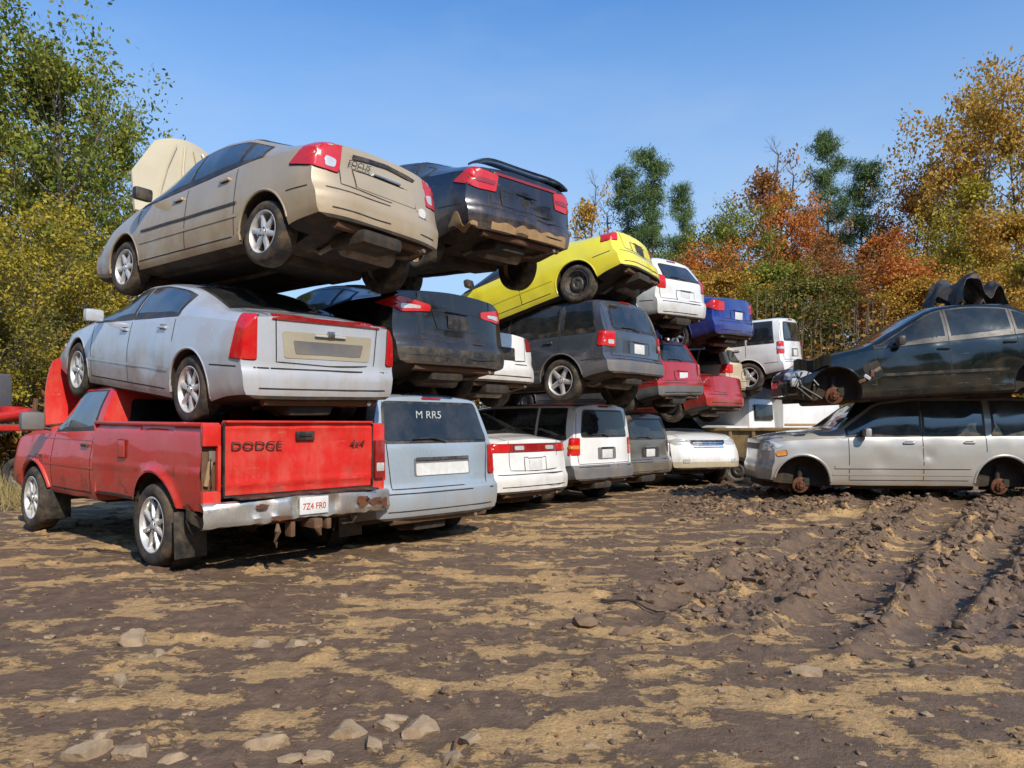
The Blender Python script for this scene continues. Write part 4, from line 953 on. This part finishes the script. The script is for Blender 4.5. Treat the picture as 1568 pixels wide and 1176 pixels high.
LM={'green':leafmat('green_yellow_leaves',[(.05,.075,.012),(.10,.13,.018),(.18,.19,.025),(.28,.23,.025)]),
    'yellow':leafmat('yellow_leaves',[(.10,.10,.018),(.22,.18,.022),(.38,.29,.03),(.16,.16,.025)]),
    'gold':leafmat('gold_leaves',[(.14,.10,.022),(.30,.18,.03),(.42,.25,.035),(.26,.12,.025)]),
    'orange':leafmat('orange_leaves',[(.18,.06,.018),(.38,.12,.022),(.46,.17,.03),(.22,.08,.025)]),
    'rust':leafmat('rust_leaves',[(.11,.05,.02),(.22,.085,.028),(.30,.13,.035),(.15,.11,.03)]),
    'olive':leafmat('olive_leaves',[(.04,.05,.014),(.085,.09,.018),(.15,.13,.025),(.22,.15,.03)]),
    'pine':leafmat('pine_needles',[(.04,.07,.026),(.075,.12,.036),(.13,.17,.048)],.2),
    'mix':leafmat('undergrowth_leaves',[(.06,.065,.018),(.14,.11,.025),(.26,.16,.03),(.26,.10,.025),(.15,.07,.025)])}
bark=plain('bark',(0.13,0.095,0.065),.9,0,.6,scale=5,dcol=(.26,.21,.16),bmp=.5)
def tubes_np(segs,n=6):
    V=[];F=[]
    for (p0,p1,r0,r1) in segs:
        t=(p1-p0).normalized(); a=t.cross(Vector((.3,.2,1)) if abs(t.z)<.9 else Vector((1,0,0))).normalized(); b=t.cross(a); o=len(V)
        for p,r in ((p0,r0),(p1,r1)):
            for k in range(n):
                th=6.2832*k/n; q=p+a*math.cos(th)*r+b*math.sin(th)*r; V.append((q.x,q.y,q.z))
        for k in range(n): F.append((o+k,o+(k+1)%n,o+n+(k+1)%n,o+n+k))
    return np.array(V),np.array(F)
def leaves_np(C,size,g,asp=.55):
    n=len(C); a=g.normal(0,1,(n,3)); a/=np.linalg.norm(a,axis=1)[:,None]
    b=g.normal(0,1,(n,3)); b-= (a*b).sum(1)[:,None]*a; b/=np.linalg.norm(b,axis=1)[:,None]
    s=size*g.uniform(.6,1.3,(n,1)); V=np.stack([C-a*s,C-b*s*asp,C+a*s,C+b*s*asp],1).reshape(-1,3)
    return V,np.arange(4*n).reshape(n,4)
def tree_mesh(name,seed,H,spread,nl,leaf,base=.25,sig=.3,shape='round',keepf=.7):
    rd=random.Random(seed); g=np.random.default_rng(seed); segs=[];tips=[]
    def rv(a): return Vector((rd.uniform(-a,a),rd.uniform(-a,a),rd.uniform(-a,a)))
    def grow(p,d,L,r,depth):
        n=4 if depth<3 else 3
        for i in range(n):
            d=(d+rv(.22)+Vector((0,0,.07))).normalized(); q=p+d*(L/n); r2=r*.8; segs.append((p,q,r,r2)); p=q; r=r2
            if depth>=2 : tips.append(q)
            if depth<3 and i>=1:
                for _ in range(2):
                    s=(d+rv(.95)).normalized(); grow(q,s,L*rd.uniform(.4,.62),r*.6,depth+1)
        tips.append(p)
    p=Vector((0,0,-.3)); d=Vector((0,0,1)); n=13; r=H*.016
    for i in range(n):
        d=(d+rv(.09)+Vector((0,0,.1))).normalized(); q=p+d*(H*.9/n); r2=r*.88; segs.append((p,q,r,r2)); f=(i+1)/n
        if f>base:
            t=(f-base)/(1-base); prof=(math.sin(math.pi*min(1,t*.8+.2))**.7) if shape=='round' else (1-.65*t)
            for _ in range(2 if i%2 else 3):
                a=rd.uniform(0,6.28); s=Vector((math.cos(a),math.sin(a),.25+.7*t+rd.uniform(-.15,.2))).normalized()
                grow(q,s,spread*prof*rd.uniform(.6,1.2),r2*.5,1)
        p=q;r=r2
    T=np.array([t[:] for t in tips]); cl=np.sin(T[:,0]*1.9+seed)+np.sin(T[:,1]*1.7)+np.sin(T[:,2]*2.1+T[:,0]); keep=(g.random(len(T))<keepf)&(cl>-1.3); T=T[keep]
    wt=g.gamma(1.0,1,len(T)); wt/=wt.sum(); C=T[g.choice(len(T),nl,p=wt)]+g.normal(0,sig,(nl,3))*np.array([1,1,.65])
    V1,F1=tubes_np(segs,5); V2,F2=leaves_np(C,leaf,g)
    return mesh_np(name,np.concatenate([V1,V2]),np.concatenate([F1,F2+len(V1)]),[bark,LM['green']],np.concatenate([np.zeros(len(F1)),np.ones(len(F2))]))
def pine_mesh(name,seed,H,spread,nl):
    rd=random.Random(seed); g=np.random.default_rng(seed); segs=[];T=[]
    p=Vector((0,0,-.3)); n=26; r=H*.014
    for i in range(n):
        q=p+Vector((rd.uniform(-.05,.05),rd.uniform(-.05,.05),H/n)); segs.append((p,q,r,r*.94)); r*=.94; f=(i+1)/n
        if f>.3:
            for _ in range(3):
                if rd.random()<.25: continue
                a=rd.uniform(0,6.28); L=spread*(1-f*.72)*rd.uniform(.35,1.3); a0=q; dr=Vector((math.cos(a),math.sin(a),rd.uniform(.0,.5))).normalized(); rr=.05
                for k in range(6):
                    a1=a0+dr*L/6+Vector((0,0,.01)); segs.append((a0,a1,rr,rr*.7)); rr*=.7; a0=a1
                    if k>=1:
                        for _ in range(3):
                            T.append((a1+Vector((rd.uniform(-.4,.4),rd.uniform(-.4,.4),rd.uniform(-.12,.22))))[:])
        p=q
    for _ in range(6): T.append((p-Vector((0,0,rd.uniform(0,.6))))[:])
    T=np.array(T); C=T[g.integers(0,len(T),nl)]+g.normal(0,1,(nl,3))*np.array([.20,.20,.11])
    V1,F1=tubes_np(segs,5); V2,F2=leaves_np(C,.15,g,.12)
    return mesh_np(name,np.concatenate([V1,V2]),np.concatenate([F1,F2+len(V1)]),[bark,LM['pine']],np.concatenate([np.zeros(len(F1)),np.ones(len(F2))]))
TM=[tree_mesh('deciduous_a',1,12,3.4,26000,.075,.12,.24),tree_mesh('deciduous_b',2,12,2.9,17000,.095,.15,.28),tree_mesh('deciduous_c',5,12,2.2,13000,.10,.18,.28,'cone'),
    tree_mesh('sparse_d',9,12,1.9,4500,.085,.3,.26,'cone'),tree_mesh('bare_e',12,12,1.8,450,.08,.3,.3,'cone'),tree_mesh('deciduous_f',23,12,3.2,14000,.085,.2,.24,'round',.5)]
PM=[pine_mesh('pine_a',3,12,2.7,19000),pine_mesh('pine_b',8,12,2.4,16000)]
def put(name,me,X,Y,H,mat,wid=1.0):
    z0=gh(X,Y); s=H/11.6
    o=link(bpy.data.objects.new(name,me)); o.location=(X,Y,z0); o.scale=(s*wid,s*wid,s); o.rotation_euler=(0,0,random.uniform(0,6.28))
    if mat: o.material_slots[1].link='OBJECT'; o.material_slots[1].material=LM[mat]
def tree(name,me,pxx,top,Y,mat,wid=1.0):
    X=(pxx-784)/1150*Y; put(name,me,X,Y,1.35+(650-top)/1150*Y-gh(X,Y),mat,wid)
for (me,a,t,Y,m,w) in [(0,95,70,25,'green',.85),(5,15,110,27,'green',1.0),(5,195,150,28,'green',.60),(5,35,340,20,'yellow',1.0),(5,130,400,23,'yellow',1.0),(5,-60,230,22,'yellow',1.2),(5,170,430,25,'gold',1.0),(5,-20,430,19,'olive',1.2),(1,80,480,27,'olive',1.5),(5,60,250,26,'yellow',.9)]:
    tree('added_offscreen_tree',TM[me],a,t,Y,m,w)
for (me,a,t,Y,m,w) in [(3,872,245,44,'gold',.7),(4,930,290,46,'rust',.9),(3,1135,200,48,'rust',.9),(3,1165,235,52,'gold',.9),(3,1075,285,50,'olive',1.0),(5,1110,310,44,'green',.7),(5,1205,285,46,'orange',.7),(3,1235,310,42,'rust',.9),
    (5,1390,265,46,'orange',.7),(3,1420,170,44,'gold',1.1),(5,1495,98,42,'gold',.75),(5,1570,150,40,'gold',.75),(3,1445,215,40,'yellow',1.0),(1,1545,310,34,'gold',.85),(5,1460,350,36,'yellow',.9),(1,1340,350,42,'orange',.9),
    (5,1290,375,38,'rust',1.1),(1,1180,390,38,'green',1.1),(1,1245,410,34,'olive',1.2),(5,1060,370,42,'orange',1.1),(1,1110,405,38,'gold',1.0),(1,1380,390,34,'orange',1.2),(1,1430,410,32,'gold',1.2),(1,1510,400,31,'gold',1.1),(1,1590,370,31,'yellow',1.2),
    (5,1000,370,50,'green',1.0),(3,950,370,52,'gold',1.0),(5,1020,400,46,'orange',1.0),(3,890,400,50,'olive',1.0)]:
    tree('added_offscreen_tree',TM[me],a,t,Y,m,w)
for (me,a,t,Y,w) in [(0,995,252,44,.75),(1,965,275,47,.7),(0,1268,222,50,.7),(1,1318,262,46,.8),(1,1045,300,48,.6)]:
    tree('pine_tree',PM[me],a,t,Y,None,w)
for k in range(34):  # unseen tree ring behind the camera, added to darken paint reflections and low sky
    th=R(175+190*k/33); rr_=random.uniform(27,36)
    put('added_offscreen_tree',TM[random.choice((1,1,5,2))],rr_*math.cos(th),rr_*math.sin(th)+4,random.uniform(9,14),random.choice(('olive','green','gold','rust')),1.35)
def under(name,nb,xr,yr,hr,seed,per=330,leaf=.11,ring=None):
    g=np.random.default_rng(seed); C=[];segs=[]
    for i in range(nb):
        if ring: th=R(g.uniform(*ring)); q0=g.uniform(26,34); x,y=q0*math.cos(th),q0*math.sin(th)+4
        else: y=g.uniform(*yr); x=g.uniform(xr[0],xr[1])*y/yr[0]
        z=gh(x,y); h=g.uniform(*hr); w=h*g.uniform(.22,.4)
        q=g.normal(0,1,(per,3)); q/=np.linalg.norm(q,axis=1)[:,None]; q*=g.random((per,1))**.5
        q=q*np.array([w,w,h*.5])*(1+.25*np.sin(q[:,:1]*9+i)); C.append(q+np.array([x,y,z+h*.5]))
        for _ in range(3):
            a=Vector((x+g.uniform(-.4,.4),y,z)); segs.append((a,a+Vector((g.uniform(-.5,.5),g.uniform(-.4,.4),h*1.05)),.05,.012))
    C=np.concatenate(C); V1,F1=tubes_np(segs,4); V2,F2=leaves_np(C,leaf,g)
    link(bpy.data.objects.new(name,mesh_np(name,np.concatenate([V1,V2]),np.concatenate([F1,F2+len(V1)]),[bark,LM['mix']],np.concatenate([np.zeros(len(F1)),np.ones(len(F2))]))))
under('added_offscreen_undergrowth',220,(5,32),(29,40),(2.5,6.5),4)
under('added_offscreen_undergrowth',80,(-22,-9.5),(19,26),(2,4.6),6)
under('added_offscreen_undergrowth',100,(-8,12),(42,55),(3,7),7,260,.14)
under('added_offscreen_undergrowth',150,None,None,(3.5,7),9,160,.26,(172,368))  # unseen leaf band behind the camera, added so dark cars reflect less sky
g=np.random.default_rng(21); n=9000; y=g.uniform(11.5,20,n); x=-y*g.uniform(.62,.98,n); z,_=ground_h(x,y); h=g.uniform(.12,.5,n)*(.4+vn(x*1.2,y*1.2,5)); lean=g.normal(0,.12,(n,2)); a=g.uniform(0,6.28,n); wv=np.stack([np.cos(a),np.sin(a),0*a],1)*.008
b0=np.stack([x,y,z],1); tp=b0+np.stack([lean[:,0],lean[:,1],h],1); V=np.stack([b0-wv,b0+wv,tp+wv*.3,tp-wv*.3],1).reshape(-1,3)
link(bpy.data.objects.new('dry_grass',mesh_np('dry_grass',V,np.arange(4*n).reshape(n,4),[plain('dry_grass_blades',(.30,.22,.09),.8,0,.7,scale=2,dcol=(.12,.13,.04))])))
n=450; y=g.uniform(3,16,n); x=y*g.uniform(-.8,.8,n); z,_=ground_h(x,y); C=np.stack([x,y,z+.010],1); V,F2=leaves_np(C,.016,g); V[:,2]=np.repeat(C[:,2],4)+(V[:,2]-np.repeat(C[:,2],4))*.3
link(bpy.data.objects.new('fallen_leaves',mesh_np('fallen_leaves',V,F2,[LM['rust']])))
# ================================================================ SKY, SUN, CAMERA
w=bpy.data.worlds.new('World'); scene.world=w; w.use_nodes=True; nt=w.node_tree; bg=nt.nodes['Background']
sv=Vector((.50,-.866,0)).normalized(); el=R(39); S=Vector((sv.x*math.cos(el),sv.y*math.cos(el),math.sin(el)))
sky=N(nt,'ShaderNodeTexSky'); sky.sky_type='NISHITA'; sky.sun_disc=False; sky.sun_elevation=el; sky.sun_rotation=math.atan2(S.x,S.y); sky.air_density=1.0; sky.dust_density=.6; sky.ozone_density=2.5
tc=N(nt,'ShaderNodeTexCoord'); mp=N(nt,'ShaderNodeMapping'); mp.inputs['Scale'].default_value=(1,1,3.2); nt.links.new(tc.outputs['Generated'],mp.inputs[0])
cn=N(nt,'ShaderNodeTexNoise'); cn.inputs['Scale'].default_value=2.2; cn.inputs['Detail'].default_value=7; cn.inputs['Roughness'].default_value=.55; nt.links.new(mp.outputs[0],cn.inputs['Vector'])
sz=N(nt,'ShaderNodeSeparateXYZ'); nt.links.new(tc.outputs['Generated'],sz.inputs[0])
base=mixc(nt,1.0,sky.outputs[0],(1.15,1.85,2.4),'MULTIPLY')
hz=ramp(nt,sz.outputs['Z'],[(0,.85),(.27,.58),(.50,0)])
base=mixc(nt,hz,base,(4.9,6.5,8.4))
cf=ramp(nt,cn.outputs['Fac'],[(.46,0),(.8,.28)])
nt.links.new(mixc(nt,cf,base,(6.2,7.1,8.2)),bg.inputs['Color']); bg.inputs['Strength'].default_value=.095
sl=bpy.data.lights.new('sun','SUN'); sl.energy=5.0; sl.angle=R(.5); sl.color=(1,.915,.78); so=link(bpy.data.objects.new('sun',sl)); so.rotation_euler=S.to_track_quat('Z','Y').to_euler(); so.location=(10,-10,20)
cam=bpy.data.cameras.new('camera'); co=link(bpy.data.objects.new('camera',cam)); co.location=(0,0,1.35); co.rotation_euler=(R(90),0,0)
cam.sensor_width=36; cam.lens=1150/1568*36; cam.shift_y=62/1568; cam.clip_end=3000; cam.clip_start=.05; scene.camera=co
scene.view_settings.view_transform='Standard'; scene.view_settings.look='None'; scene.view_settings.exposure=0
